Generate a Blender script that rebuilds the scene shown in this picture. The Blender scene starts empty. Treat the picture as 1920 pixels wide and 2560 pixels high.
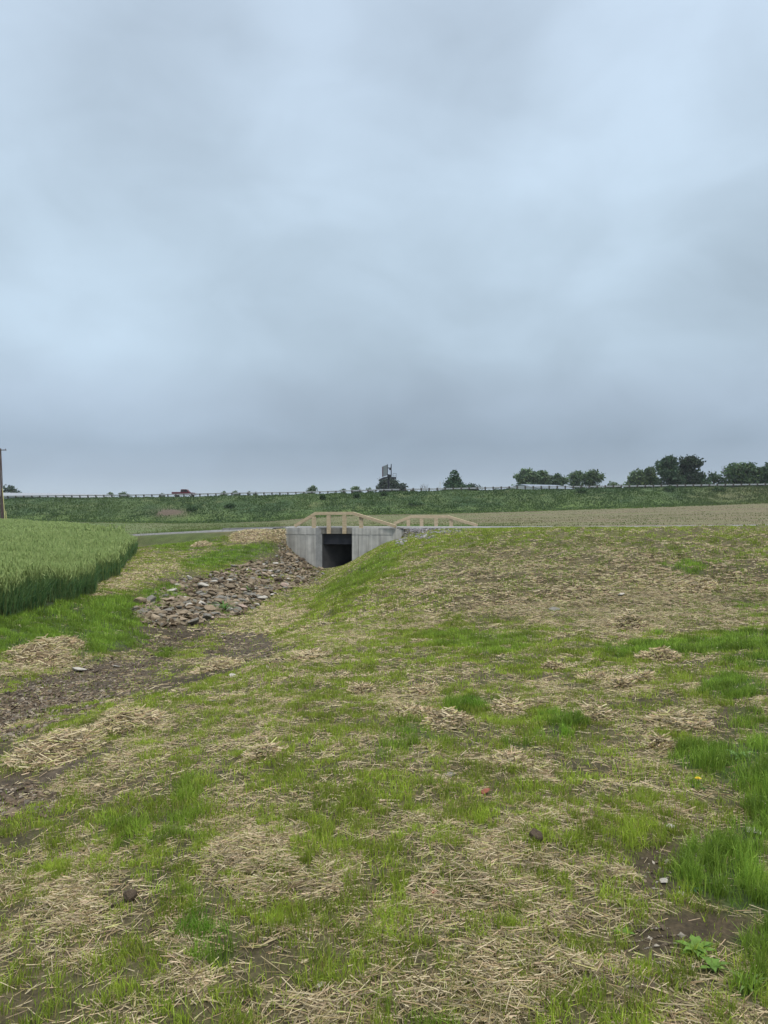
import bpy, bmesh, math, random
import numpy as np
from mathutils import Vector, Matrix, Euler
rng = np.random.default_rng(7); random.seed(7)
R = math.radians
sc = bpy.context.scene
# ------------------------------------------------------------------ camera
EYE = 1.6; F = 1923.0
cam_d = bpy.data.cameras.new("camera"); cam = bpy.data.objects.new("camera", cam_d)
sc.collection.objects.link(cam); sc.camera = cam
cam.location = (0, 0, EYE); cam.rotation_euler = (R(90), 0, 0)
cam_d.sensor_fit = 'VERTICAL'; cam_d.sensor_height = 24; cam_d.lens = F/2560*24
cam_d.clip_end = 6000; cam_d.clip_start = 0.05
# ------------------------------------------------------------------ exposure
sc.view_settings.view_transform = 'Standard'; sc.view_settings.look = 'None'
sc.view_settings.exposure = 0.32; sc.view_settings.gamma = 1.0
sc.view_settings.use_curve_mapping = False
# ------------------------------------------------------------------ sun (behind cloud)
SUN_EL, SUN_AZ = R(58), R(150)
sl = bpy.data.lights.new("sun", 'SUN'); sl.energy = 1.5; sl.angle = R(14); sl.color = (1, .96, .9)
so = bpy.data.objects.new("sun", sl); sc.collection.objects.link(so)
d = Vector((math.sin(SUN_AZ)*math.cos(SUN_EL), math.cos(SUN_AZ)*math.cos(SUN_EL), math.sin(SUN_EL)))
so.rotation_euler = d.to_track_quat('Z', 'Y').to_euler(); so.location = (0, -20, 60)
# ------------------------------------------------------------------ overcast sky
W = bpy.data.worlds.new("World"); sc.world = W; W.use_nodes = True
nt = W.node_tree; nt.nodes.clear(); N = nt.nodes.new; Lk = nt.links.new
def srgb(r, g, b):
    f = lambda c: (c/255/12.92 if c/255 <= .04045 else ((c/255+.055)/1.055)**2.4)
    return (f(r), f(g), f(b), 1)
wout = N('ShaderNodeOutputWorld'); bg = N('ShaderNodeBackground'); bg.inputs[1].default_value = .1
Lk(bg.outputs[0], wout.inputs[0])
sky = N('ShaderNodeTexSky'); sky.sky_type = 'NISHITA'; sky.sun_disc = False
sky.sun_elevation = SUN_EL; sky.sun_rotation = SUN_AZ; sky.dust_density = 3
tc = N('ShaderNodeTexCoord')
def wm(op, a, b=None, c=None, tree=nt, clamp=False):
    n = tree.nodes.new('ShaderNodeMath'); n.operation = op; n.use_clamp = clamp
    for i, v in enumerate((a, b, c)):
        if v is None: continue
        if isinstance(v, (int, float)): n.inputs[i].default_value = v
        else: tree.links.new(v, n.inputs[i])
    return n.outputs[0]
sep = N('ShaderNodeSeparateXYZ'); Lk(tc.outputs['Generated'], sep.inputs[0])
# low-frequency warp so that the cloud base has soft streaks flattened near the horizon
mp = N('ShaderNodeMapping'); Lk(tc.outputs['Generated'], mp.inputs[0]); mp.inputs['Scale'].default_value = (1.0, 1.0, 1.7)
n1 = N('ShaderNodeTexNoise'); Lk(mp.outputs[0], n1.inputs[0]); n1.inputs['Scale'].default_value = 2.6
n1.inputs['Detail'].default_value = 4.5; n1.inputs['Roughness'].default_value = .48; n1.inputs['Distortion'].default_value = .35
n2 = N('ShaderNodeTexNoise'); Lk(mp.outputs[0], n2.inputs[0]); n2.inputs['Scale'].default_value = 6.5
n2.inputs['Detail'].default_value = 5; n2.inputs['Roughness'].default_value = .5; n2.inputs['Distortion'].default_value = .5
cl = wm('ADD', wm('MULTIPLY', wm('SUBTRACT', n1.outputs[0], .5), .42), wm('MULTIPLY', wm('SUBTRACT', n2.outputs[0], .5), .28))
wn = N('ShaderNodeVectorMath'); wn.operation = 'SCALE'; wn.inputs['Scale'].default_value = .16
wsub = N('ShaderNodeVectorMath'); wsub.operation = 'SUBTRACT'; Lk(n1.outputs['Color'], wsub.inputs[0]); wsub.inputs[1].default_value = (.5, .5, .5)
Lk(wsub.outputs[0], wn.inputs[0])
wadd = N('ShaderNodeVectorMath'); wadd.operation = 'ADD'; Lk(tc.outputs['Generated'], wadd.inputs[0]); Lk(wn.outputs[0], wadd.inputs[1])
wnm = N('ShaderNodeVectorMath'); wnm.operation = 'NORMALIZE'; Lk(wadd.outputs[0], wnm.inputs[0])
# brighter and darker cloud masses in fixed directions of the sky: (photo x, y, angular size deg, strength)
MASS = [(300, 170, 8, -.17), (1200, 190, 8, -.13), (760, 330, 9, .02), (1500, 600, 9, .08), (250, 850, 9, .15), (60, 120, 5, .05),
        (700, 700, 9, -.06), (1150, 850, 10, -.04), (1830, 650, 6, -.10), (1600, 150, 12, .06), (450, 480, 12, .03), (1600, 980, 9, -.05), (60, 1050, 8, .02),
        (1000, 1110, 4, -.05), (500, 960, 9, -.05)]
acc = cl
for (px, py, sg, st) in MASS:
    v = Vector(((px-960)/F, 1, (1280-py)/F)).normalized()
    dp = N('ShaderNodeVectorMath'); dp.operation = 'DOT_PRODUCT'; Lk(wnm.outputs[0], dp.inputs[0]); dp.inputs[1].default_value = v
    k = 1/(1-math.cos(R(sg)))
    e = wm('EXPONENT', wm('MULTIPLY', wm('SUBTRACT', dp.outputs['Value'], 1), k))
    acc = wm('ADD', acc, wm('MULTIPLY', e, st))
ramp = N('ShaderNodeValToRGB'); Lk(wm('ADD', sep.outputs[2], wm('MULTIPLY', cl, .05)), ramp.inputs[0])
cr = ramp.color_ramp
def setramp(cr, stops):
    while len(cr.elements) > 1: cr.elements.remove(cr.elements[-1])
    cr.elements[0].position = stops[0][0]; cr.elements[0].color = stops[0][1]
    for p, c in stops[1:]:
        e = cr.elements.new(p); e.color = c
setramp(cr, [(0, srgb(180, 196, 210)), (.025, srgb(175, 192, 206)), (.05, srgb(161, 178, 195)), (.085, srgb(153, 171, 189)), (.14, srgb(170, 188, 206)), (.2, srgb(184, 204, 221)),
             (.32, srgb(188, 208, 225)), (.58, srgb(196, 214, 233)), (.72, (.96, .98, 1.03, 1)), (.86, (1.5, 1.5, 1.5, 1)), (1, (1.8, 1.78, 1.76, 1))])
gain = wm('ADD', 1, wm('MULTIPLY', acc, 1.05))
vs = N('ShaderNodeVectorMath'); vs.operation = 'SCALE'; Lk(ramp.outputs[0], vs.inputs[0]); Lk(wm('MULTIPLY', gain, 8.35), vs.inputs['Scale'])
mix = N('ShaderNodeMix'); mix.data_type = 'RGBA'; mix.inputs[0].default_value = .03
Lk(vs.outputs[0], mix.inputs[6]); Lk(sky.outputs[0], mix.inputs[7]); Lk(mix.outputs[2], bg.inputs[0])

# ================================================================== helpers
def link(o, parent=None):
    sc.collection.objects.link(o)
    if parent is not None: o.parent = parent
    return o
def tag(o, label=None, cat=None, group=None, kind=None):
    if label: o['label'] = label
    if cat: o['category'] = cat
    if group: o['group'] = group
    if kind: o['kind'] = kind
    return o
def empty(name, loc=(0, 0, 0), rz=0):
    o = bpy.data.objects.new(name, None); o.location = loc; o.rotation_euler = (0, 0, rz); o.empty_display_size = .2
    return link(o)
def mesh_np(name, V, loops, counts, mat, parent=None, col=None, smooth=False):
    me = bpy.data.meshes.new(name); nv, nl, nf = len(V), len(loops), len(counts)
    me.vertices.add(nv); me.vertices.foreach_set('co', np.ascontiguousarray(V, dtype=np.float32).ravel())
    me.loops.add(nl); me.loops.foreach_set('vertex_index', np.ascontiguousarray(loops, dtype=np.int32))
    me.polygons.add(nf); st = np.concatenate([[0], np.cumsum(counts)[:-1]]).astype(np.int32)
    me.polygons.foreach_set('loop_start', st)
    me.polygons.foreach_set('loop_total', np.asarray(counts, dtype=np.int32))
    me.update(calc_edges=True)
    if col is not None:
        a = me.color_attributes.new('Col', 'FLOAT_COLOR', 'POINT')
        c4 = np.ones((nv, 4), dtype=np.float32); c4[:, :3] = col; a.data.foreach_set('color', c4.ravel())
    me.polygons.foreach_set('use_smooth', np.full(nf, smooth))
    me.materials.append(mat)
    return link(bpy.data.objects.new(name, me), parent)
def bm_obj(name, bm, mat, parent=None, smooth=False):
    me = bpy.data.meshes.new(name); bm.normal_update(); bm.to_mesh(me); bm.free()
    for p in me.polygons: p.use_smooth = smooth
    me.materials.append(mat)
    return link(bpy.data.objects.new(name, me), parent)
def add_box(bm, lo, hi, M=None, bev=0.0):
    r = bmesh.ops.create_cube(bm, size=1)
    S = Matrix.Diagonal((hi[0]-lo[0], hi[1]-lo[1], hi[2]-lo[2], 1)); T = Matrix.Translation([(a+b)/2 for a, b in zip(lo, hi)])
    bmesh.ops.transform(bm, matrix=(M or Matrix())@T@S, verts=r['verts'])
    if bev > 0:
        es = list({e for v in r['verts'] for e in v.link_edges})
        bmesh.ops.bevel(bm, geom=es, offset=bev, segments=1, affect='EDGES')
def add_prism(bm, pts, z0, z1):
    a = [bm.verts.new((p[0], p[1], z0)) for p in pts]; b = [bm.verts.new((p[0], p[1], z1)) for p in pts]
    n = len(pts); fs = [bm.faces.new(a[::-1]), bm.faces.new(b)]
    for i in range(n): fs.append(bm.faces.new((a[i], a[(i+1) % n], b[(i+1) % n], b[i])))
    bmesh.ops.recalc_face_normals(bm, faces=fs)
def add_tube(bm, pts, rad, seg=8):
    rings = []
    for i, p in enumerate(pts):
        p = Vector(p); a = Vector(pts[max(i-1, 0)]); b = Vector(pts[min(i+1, len(pts)-1)])
        q = (b-a).normalized().to_track_quat('Z', 'Y'); r = rad[i] if isinstance(rad, (list, tuple)) else rad
        rings.append([bm.verts.new(p + q@Vector((r*math.cos(t*2*math.pi/seg), r*math.sin(t*2*math.pi/seg), 0))) for t in range(seg)])
    for r0, r1 in zip(rings, rings[1:]):
        for i in range(seg): bm.faces.new((r0[i], r0[(i+1) % seg], r1[(i+1) % seg], r1[i]))
    bm.faces.new(rings[0][::-1]); bm.faces.new(rings[-1])
def add_beam(bm, a, b, w, h, up=(0, 0, 1)):
    """square timber from a to b; w = thickness across, h = height"""
    a, b = Vector(a), Vector(b); x = (b-a).normalized(); y = Vector(up).cross(x).normalized(); z = x.cross(y)
    M = Matrix((x, y, z)).transposed().to_4x4(); M.translation = a
    add_box(bm, (0, -w/2, -h/2), ((b-a).length, w/2, h/2), M, bev=.006)
# ------------------------------------------------------------------ materials
def mat_new(name):
    m = bpy.data.materials.new(name); m.use_nodes = True; t = m.node_tree; t.nodes.clear()
    o = t.nodes.new('ShaderNodeOutputMaterial'); p = t.nodes.new('ShaderNodeBsdfPrincipled'); t.links.new(p.outputs[0], o.inputs[0])
    return m, t, p, o
def m_noise(name, c1, c2, scale=5, rough=.8, bump=.0, bscale=None, detail=6, spec=.3, coords='Object', stretch=(1, 1, 1), contrast=(.3, .7), c3=None):
    m, t, p, o = mat_new(name); c = t.nodes.new('ShaderNodeTexCoord'); mpn = t.nodes.new('ShaderNodeMapping')
    mpn.inputs['Scale'].default_value = stretch; t.links.new(c.outputs[coords], mpn.inputs[0])
    n = t.nodes.new('ShaderNodeTexNoise'); n.inputs['Scale'].default_value = scale; n.inputs['Detail'].default_value = detail; n.inputs['Roughness'].default_value = .62
    t.links.new(mpn.outputs[0], n.inputs[0]); r = t.nodes.new('ShaderNodeValToRGB'); t.links.new(n.outputs[0], r.inputs[0])
    st = [(contrast[0], (*c1, 1)), (contrast[1], (*c2, 1))]
    if c3: st.insert(1, ((contrast[0]+contrast[1])/2, (*c3, 1)))
    setramp(r.color_ramp, st); t.links.new(r.outputs[0], p.inputs['Base Color'])
    p.inputs['Roughness'].default_value = rough; p.inputs['Specular IOR Level'].default_value = spec
    if bump:
        b = t.nodes.new('ShaderNodeBump'); b.inputs['Strength'].default_value = bump; b.inputs['Distance'].default_value = .02
        nb = t.nodes.new('ShaderNodeTexNoise'); nb.inputs['Scale'].default_value = bscale or scale*4; nb.inputs['Detail'].default_value = 6
        t.links.new(c.outputs[coords], nb.inputs[0]); t.links.new(nb.outputs[0], b.inputs['Height']); t.links.new(b.outputs[0], p.inputs['Normal'])
    return m
def m_col(name, rough=.6, trans=.0, spec=.25, var=0.0, vscale=1.0):
    """colour of each blade / straw / leaf from its own attribute"""
    m, t, p, o = mat_new(name); a = t.nodes.new('ShaderNodeAttribute'); a.attribute_name = 'Col'
    src = a.outputs['Color']
    if var:
        c = t.nodes.new('ShaderNodeTexCoord'); n = t.nodes.new('ShaderNodeTexNoise'); n.inputs['Scale'].default_value = vscale
        n.inputs['Detail'].default_value = 6; n.inputs['Roughness'].default_value = .65; t.links.new(c.outputs['Object'], n.inputs[0])
        mr = t.nodes.new('ShaderNodeMapRange'); mr.inputs[1].default_value = .3; mr.inputs[2].default_value = .7
        mr.inputs[3].default_value = 1-var; mr.inputs[4].default_value = 1+var; t.links.new(n.outputs[0], mr.inputs[0])
        v = t.nodes.new('ShaderNodeVectorMath'); v.operation = 'SCALE'; t.links.new(src, v.inputs[0]); t.links.new(mr.outputs[0], v.inputs['Scale']); src = v.outputs[0]
    t.links.new(src, p.inputs['Base Color']); p.inputs['Roughness'].default_value = rough; p.inputs['Specular IOR Level'].default_value = spec
    if trans:
        tr = t.nodes.new('ShaderNodeBsdfTranslucent'); t.links.new(src, tr.inputs[0]); mx = t.nodes.new('ShaderNodeMixShader'); mx.inputs[0].default_value = trans
        t.links.new(p.outputs[0], mx.inputs[1]); t.links.new(tr.outputs[0], mx.inputs[2]); t.links.new(mx.outputs[0], o.inputs[0])
    return m
def m_flat(name, c, rough=.5, metal=0.0, spec=.4):
    m = m_noise(name, tuple(v*.85 for v in c), tuple(v*1.12 for v in c), scale=3, rough=rough, spec=spec); m.node_tree.nodes['Principled BSDF'].inputs['Metallic'].default_value = metal
    return m
M_blade = m_col('grass_blades', .55, .3)
M_straw = m_col('straw', .75, 0, .2)
M_leaf = m_col('tree_leaves', .6, .2)
M_stone_col = m_col('small_stones', .85, 0, .25, .25, 30)
M_timber = m_noise('new_timber', (.36, .285, .18), (.57, .47, .33), scale=4, rough=.75, stretch=(1, 1, 6), bump=.2, bscale=40)
M_bark = m_noise('bark', (.05, .04, .032), (.12, .1, .08), scale=8, rough=.95)
M_pole = m_noise('creosote_pole', (.05, .035, .035), (.14, .10, .09), scale=3, rough=.9, stretch=(2, 2, .4))
M_galv = m_flat('galvanised_steel', (.36, .385, .40), .6, .2)
M_darksteel = m_flat('dark_steel', (.02, .022, .03), .6)
M_guardpost = m_flat('weathered_guard_post', (.085, .08, .07), .8)
M_red = m_flat('dark_red_paint', (.10, .008, .018), .45)
M_glass = m_flat('dark_glass', (.02, .025, .03), .1)
M_rubber = m_flat('rubber', (.02, .02, .02), .9)
M_whitemetal = m_flat('white_sheet_metal', (.62, .64, .66), .5)
M_roofmetal = m_flat('blue_grey_roof_metal', (.22, .26, .32), .7)
M_signface = m_noise('faded_sign_face', (.20, .215, .23), (.30, .315, .33), scale=1.5, rough=.6)
M_signred = m_flat('sign_red_band', (.12, .05, .06), .6)
M_yellow = m_flat('yellow_plastic', (.55, .52, .22), .6)

# ------------------------------------------------------------------ value noise
def vnoise(x, y, s=1.0, seed=0):
    x = x/s; y = y/s; xi = np.floor(x).astype(np.int64); yi = np.floor(y).astype(np.int64); fx = x-xi; fy = y-yi
    fx = fx*fx*(3-2*fx); fy = fy*fy*(3-2*fy)
    def h(a, b):
        n = (a*374761393 + b*668265263 + seed*1274126177) & 0xffffffff
        n = ((n ^ (n >> 13))*1274126177) & 0xffffffff
        return ((n ^ (n >> 16)) & 0xffff)/65535.0
    return (h(xi, yi)*(1-fx)+h(xi+1, yi)*fx)*(1-fy)+(h(xi, yi+1)*(1-fx)+h(xi+1, yi+1)*fx)*fy
def fbm(x, y, s=1.0, seed=0, o=4):
    r = 0; a = .5; t = 0
    for i in range(o):
        r = r+a*vnoise(x+i*13.7, y-i*7.1, s, seed+i); t += a; a *= .5; s = s*.5
    return r/t
def sm(e0, e1, x):
    t = np.clip((x-e0)/(e1-e0), 0, 1); return t*t*(3-2*t)

# ================================================================== terrain
PXC = [-900, 0, 150, 300, 450, 600, 680, 715, 750, 800, 860, 960, 1100, 1300, 1600, 1920, 2800]
T1 = {1.2: [-.15, -.05, -.03]+[0]*14,
 2.2: [-.2, -.1, -.06, -.04]+[0]*13,
 3.5: [-.3, -.2, -.15, -.1, -.05, -.03]+[0]*10+[.05],
 5.2: [-.4, -.36, -.3, -.2, -.12, -.08, -.05, -.04, -.03, -.02, 0, 0, 0, 0, 0, .04, .1],
 7: [-.45, -.42, -.34, -.28, -.22, -.18, -.13, -.12, -.1, -.1, -.1, -.1, -.08, -.05, 0, .05, .1],
 8.5: [-.5, -.66, -.62, -.46, -.35, -.28, -.2, -.2, -.18, -.17, -.16, -.15, -.12, -.08, -.05, .05, .1],
 10.5: [-.2, -.5, -.66, -.70, -.62, -.45, -.35, -.32, -.3, -.28, -.25, -.22, -.2, -.15, -.1, 0, .1],
 12.5: [0, -.25, -.45, -.62, -.76, -.74, -.6, -.5, -.45, -.42, -.38, -.33, -.26, -.15, -.02, .1, .2],
 15: [.05, -.13, -.35, -.6, -.82, -.88, -.78, -.7, -.62, -.52, -.45, -.32, -.15, .05, .2, .32, .4],
 18: [.05, -.18, -.33, -.55, -.85, -.98, -.93, -.87, -.78, -.62, -.42, -.18, .05, .28, .45, .55, .6],
 22: [.05, -.22, -.33, -.48, -.72, -1.02, -1.08, -1.07, -1.02, -.85, -.52, -.05, .3, .52, .7, .78, .8],
 27: [.05, -.25, -.35, -.42, -.55, -.82, -1.05, -1.12, -1.17, -1.1, -.55, .15, .66, .84, .93, .97, 1.0],
 32: [.05, -.28, -.35, -.40, -.42, -.5, -.85, -1.05, -1.2, -1.28, -.75, .18, .74, .88, .93, .96, 1.0],
 36: [.05, -.3, -.3, -.42, -.28, -.2, -.45, -.8, -1.1, -1.34, -1.0, .1, .76, .85, .9, .92, 1.0],
 38.5: [.05, -.3, -.3, -.4, -.05, .12, .1, -.3, -.85, -1.36, -1.15, .0, .76, .82, .88, .9, 1.0],
 40: [.05, -.3, -.3, -.38, .0, .3, .44, -.05, -.8, -1.36, -1.2, .0, .74, .76, .8, .82, .9]}
T2 = {40: [.05, -.3, -.3, -.38, .05, .4, .6, .7, .72, .72, .72, .72, .74, .76, .8, .82, .9],
 44: [.05, -.3, -.3, -.36, .3, .5, .65, .7, .7, .7, .7, .7, .72, .74, .78, .8, .9],
 47: [.05, -.3, -.3, -.36, .3, .45, .55, .6, .6, .6, .62, .65, .68, .7, .76, .8, .9],
 60: [.0, -.3, -.35, -.4, .15, .3, .4, .45, .5, .5, .55, .58, .62, .7, .8, 1.0, 1.3],
 100: [-.1, -.2, -.3, -.35, -.3, -.15, -.05, 0, .1, .2, .3, .45, .6, .8, 1.2, 1.65, 2.4],
 140: [-.1, -.1, -.3, -.5, -.55, -.5, -.35, -.1, .1, .3, .6, .85, 1.1, 1.4, 2.1, 2.9, 4],
 163: [0, 0, -.4, -.65, -.75, -.5, -.25, 0, .3, .6, .9, 1.2, 1.3, 1.8, 2.6, 3.6, 5],
 181: [4.4, 4.75, 4.9, 5.0, 5.2, 5.5, 5.6, 5.6, 5.7, 5.8, 6.0, 6.3, 6.5, 6.9, 7.2, 7.6, 8.6],
 186: [4.4, 4.75, 4.9, 5.0, 5.2, 5.5, 5.6, 5.6, 5.7, 5.8, 6.0, 6.3, 6.5, 6.9, 7.2, 7.6, 8.6],
 206: [4.3, 4.65, 4.8, 4.9, 5.1, 5.4, 5.5, 5.5, 5.6, 5.7, 5.9, 6.2, 6.4, 6.8, 7.1, 7.5, 8.5],
 225: [3, 3, 3, 3, 3, 3.3, 3.5, 3.5, 3.7, 4, 4, 4.5, 4.5, 5, 5.5, 6, 7],
 1000: [3]*17, 3000: [3]*17}
GX = np.arange(-900, 2801, 10.0); GL = np.arange(math.log(1.2), math.log(3000), .015)
def make_table(T, blur):
    ds = sorted(T); rows = np.array([np.interp(GX, PXC, T[k]) for k in ds]); ls = np.log(ds)
    out = np.array([[0.]]); out = np.stack([np.interp(GL, ls, rows[:, i]) for i in range(len(GX))], 1)   # (L, X)
    for _ in range(blur):
        p = np.pad(out, 1, mode='edge'); out = (p[:-2, 1:-1]+p[2:, 1:-1]+p[1:-1, :-2]+p[1:-1, 2:]+4*p[1:-1, 1:-1])/8
    return out
TA = make_table(T1, 9); TB = make_table(T2, 2)
def samp(T, px, D):
    a = np.clip((px-GX[0])/10.0, 0, len(GX)-1.001); b = np.clip((np.log(D)-GL[0])/.015, 0, len(GL)-1.001)
    i = a.astype(int); j = b.astype(int); fa = a-i; fb = b-j
    return (T[j, i]*(1-fa)+T[j, i+1]*fa)*(1-fb)+(T[j+1, i]*(1-fa)+T[j+1, i+1]*fa)*fb
# underpass frame
TH = R(8); U = np.array([math.cos(TH), -math.sin(TH)]); NN = np.array([math.sin(TH), math.cos(TH)])
AX = np.array([math.sin(R(50)), math.cos(R(50))]); C0 = np.array([(789-960)/F*40, 40.0])
def s_at(px):   # distance along the wall face for a viewing column
    k = (px-960)/F; return (k*C0[1]-C0[0])/(U[0]-k*U[1])
S_L, S_R, S_E = s_at(711.5), s_at(880), s_at(981)
def in_tunnel(x, y, m=.15):
    # solve P = C0 + s*U + t*AX
    dx, dy = x-C0[0], y-C0[1]; det = U[0]*AX[1]-U[1]*AX[0]
    s = (dx*AX[1]-dy*AX[0])/det; t = (U[0]*dy-U[1]*dx)/det
    return (s > -m) & (s < S_R+m) & (t > -.6) & (t < 7.4)
PTH = np.array([(-900, 90, -.25), (-200, 66, -.28), (60, 58, -.25), (200, 53, -.12), (290, 49, .08), (348, 46.5, .28), (600, 43.2, .66), (711, 42.6, .785), (900, 42.4, .785), (1100, 42.0, .79), (1300, 40.6, .81), (1600, 39, .86), (1920, 38.5, .93), (2500, 39, 1.0), (3000, 41, 1.0)])
def HW(x, y, rough=True):
    x = np.asarray(x, float); y = np.asarray(y, float)
    D = np.clip(y, 1.2, 2999); px = 960+F*x/D
    q = (x-C0[0])*NN[0]+(y-C0[1])*NN[1]
    z1 = samp(TA, px, np.minimum(D, 40)); z2 = samp(TB, px, np.maximum(D, 40))
    s = (x-C0[0])*U[0]+(y-C0[1])*U[1]
    inw = (s > S_L) & (s < S_E+.9)
    w = np.where(inw, (q > .2).astype(float), sm(-1.2, 1.2, q)); z = z1*(1-w)+z2*w
    pd_ = np.interp(px, PTH[:, 0], PTH[:, 1]); pz_ = np.interp(px, PTH[:, 0], PTH[:, 2]); wp_ = (1-sm(2.6, 5.0, np.abs(D-pd_)))*(px < 712)+(1-sm(2.4, 3.4, np.abs(D-pd_)))*(px > 1010)
    z = z*(1-wp_)+(pz_-.07)*wp_
    if rough:
        near = 1-sm(18, 36, D)
        z = z+near*((fbm(x, y, .9, 3)-.5)*.09+(fbm(x, y, .22, 5, 3)-.5)*.05)
        z = z+(sm(24, 30, D)*(1-sm(34, 37, D))+sm(50, 60, D))*(fbm(x, y, 2.5, 9)-.5)*.12
        emb = sm(160, 165, D)*(1-sm(181, 184, D)); z = z+emb*((fbm(x, y, 6, 21)-.5)*1.2+(fbm(x, y, 1.6, 22)-.5)*.25)
        # the slope straw mounds on the right bank
        z = z+sm(11, 15, D)*(1-sm(27, 30, D))*sm(1000, 1200, px)*((fbm(x, y, 1.6, 31)-.5)*.5+(fbm(x, y, .5, 33)-.5)*.30)
    return np.where(in_tunnel(x, y), -1.43, z)
def P(px, D, z=None):
    x = (px-960)/F*D
    return Vector((x, D, float(HW(x, D)) if z is None else z))
def zpx(py, D): return EYE-(py-1280)/F*D
def disp(x, y, z):   # where a point of the ground lies in the photograph (1659 px wide copy), used to read the vegetation map
    D = np.clip(y, 1.2, None); return (960+F*x/D)/1.1573, (1280+F*(EYE-z)/D)/1.1573
def blobs(X, Y, L):
    r = np.zeros_like(X)
    for b in L:
        cx, cy, rx, ry = b[:4]; a = R(b[4]) if len(b) > 4 else 0; v = b[5] if len(b) > 5 else 1
        dx, dy = X-cx, Y-cy; u = dx*math.cos(a)+dy*math.sin(a); w = -dx*math.sin(a)+dy*math.cos(a)
        r = np.maximum(r, v*(1-sm(.6, 1.15, np.sqrt((u/rx)**2+(w/ry)**2))))
    return r
STRAW = [(110, 1950, 160, 45), (60, 2030, 90, 30, 0, .7), (90, 1610, 130, 38, -8), (255, 1562, 85, 26, -5), (75, 1432, 65, 28, -5), (130, 1398, 35, 14), (480, 1437, 60, 17, -6), (540, 1790, 130, 45, 0, .9),
  (600, 1860, 200, 55, 0, .95), (330, 2050, 130, 45, -10, .95), (300, 2120, 120, 70, -15, .8), (1170, 1480, 90, 12), (1100, 1500, 120, 9, 0, .7), (900, 1500, 60, 12), (1130, 1520, 60, 12), (910, 1540, 70, 14), (1130, 1650, 60, 22),
  (1160, 1790, 140, 60, 0, .95), (1260, 1840, 160, 40, 0, 1), (1080, 1920, 260, 50, 0, .9), (1010, 2100, 280, 75, -12, 1), (850, 2160, 230, 70, -8, 1), (1250, 1990, 120, 60, 30, .85), (560, 1340, 120, 38, -10, .95), (700, 1380, 130, 35, 0, .6),
  (1340, 1275, 260, 55, -5, .95), (1100, 1300, 260, 50, 5, .8), (1000, 1210, 300, 40, 0, .6), (1420, 1200, 230, 25, 0, .65), (1500, 1330, 200, 30, -4, .8), (1330, 1350, 110, 22, 0, 1), (900, 1330, 160, 30, 0, .6), (870, 1260, 180, 30, -15, .5),
  (230, 1270, 130, 22, -18, 1), (350, 1225, 90, 14, -6, .8), (560, 1157, 75, 9, 3, 1), (440, 1172, 50, 6, 0, .7), (645, 1350, 60, 18, 0, .7), (150, 1345, 60, 10, 0, .5), (330, 1325, 90, 14, 0, .7),
  (1620, 1290, 120, 40, 0, .6), (430, 1600, 220, 40, -8, .55), (380, 1950, 150, 35, 0, .5), (750, 2000, 250, 100, 0, .45), (820, 1470, 160, 40, 0, .5), (640, 1480, 160, 25, -12, .5), (340, 1670, 120, 22, -5, .5), (1320, 1690, 190, 50, 0, .6), (1000, 1640, 160, 40, 0, .6), (1560, 2150, 90, 40, 0, .6), (700, 2180, 150, 60, 0, .7)]
SOIL = [(1400, 2070, 105, 60), (1440, 1895, 100, 55, 20), (1470, 1830, 60, 25), (540, 1395, 75, 48, 10), (500, 1420, 100, 20, -20), (190, 1485, 200, 55, -14), (40, 1540, 120, 60, -25), (330, 1385, 120, 30, -10), (380, 1360, 120, 22), (400, 1465, 170, 20, -13), (40, 1720, 90, 45), (150, 1662, 110, 24, -24), (650, 1215, 60, 50, 55, .8),
  (430, 1290, 150, 60, 0, .9), (600, 1210, 110, 35, 0, .8), (1600, 1570, 80, 22, 0, .8), (1300, 1525, 140, 18, 0, .45), (1000, 2030, 60, 30, 0, .5), (560, 2020, 60, 30, 0, .6), (1580, 2120, 60, 25, 0, .6), (1350, 1215, 30, 12, 0, .7), (1400, 1175, 60, 12, 0, .4), (880, 2180, 70, 30, 0, .5), (1150, 1480, 160, 50, 0, .25)]
LUSH = [(120, 1340, 250, 60, -6), (60, 1395, 120, 30), (250, 1375, 90, 35, 15), (350, 1290, 70, 25, -20), (1600, 1395, 160, 45, 0), (1450, 1395, 150, 22, 0), (1600, 1480, 80, 38, 0), (1600, 1680, 130, 75, 20), (1610, 1790, 110, 60), (1590, 1870, 130, 90), (1560, 1965, 140, 60), (1610, 2030, 120, 45), (1630, 2160, 70, 50, 0, .8), (1640, 1580, 60, 30, 0, .7), (440, 2020, 75, 48), (1030, 1520, 45, 14), (380, 1165, 120, 28, 0, .7), (1200, 1590, 60, 18), (400, 1690, 60, 25, 0, .5),
  (500, 1200, 120, 22, -10, .9), (220, 1790, 60, 35, 0, .6), (330, 1790, 70, 35, 0, .6), (870, 1585, 60, 22, 0, .7), (1590, 1310, 90, 12, 0, .5), (1480, 1228, 50, 14, 0, .8), (1040, 1390, 150, 22, 0, .6), (720, 1275, 60, 14, -30, .5), (800, 1230, 90, 22, -33, .55), (1540, 2090, 60, 45, 0, .8), (950, 2190, 60, 30, 0, .7), (390, 1930, 40, 30, 0, .4), (210, 1405, 50, 16), (350, 1415, 40, 12, 0, .7), (1150, 1900, 60, 20, 0, .3), (470, 1315, 25, 16)]
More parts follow.
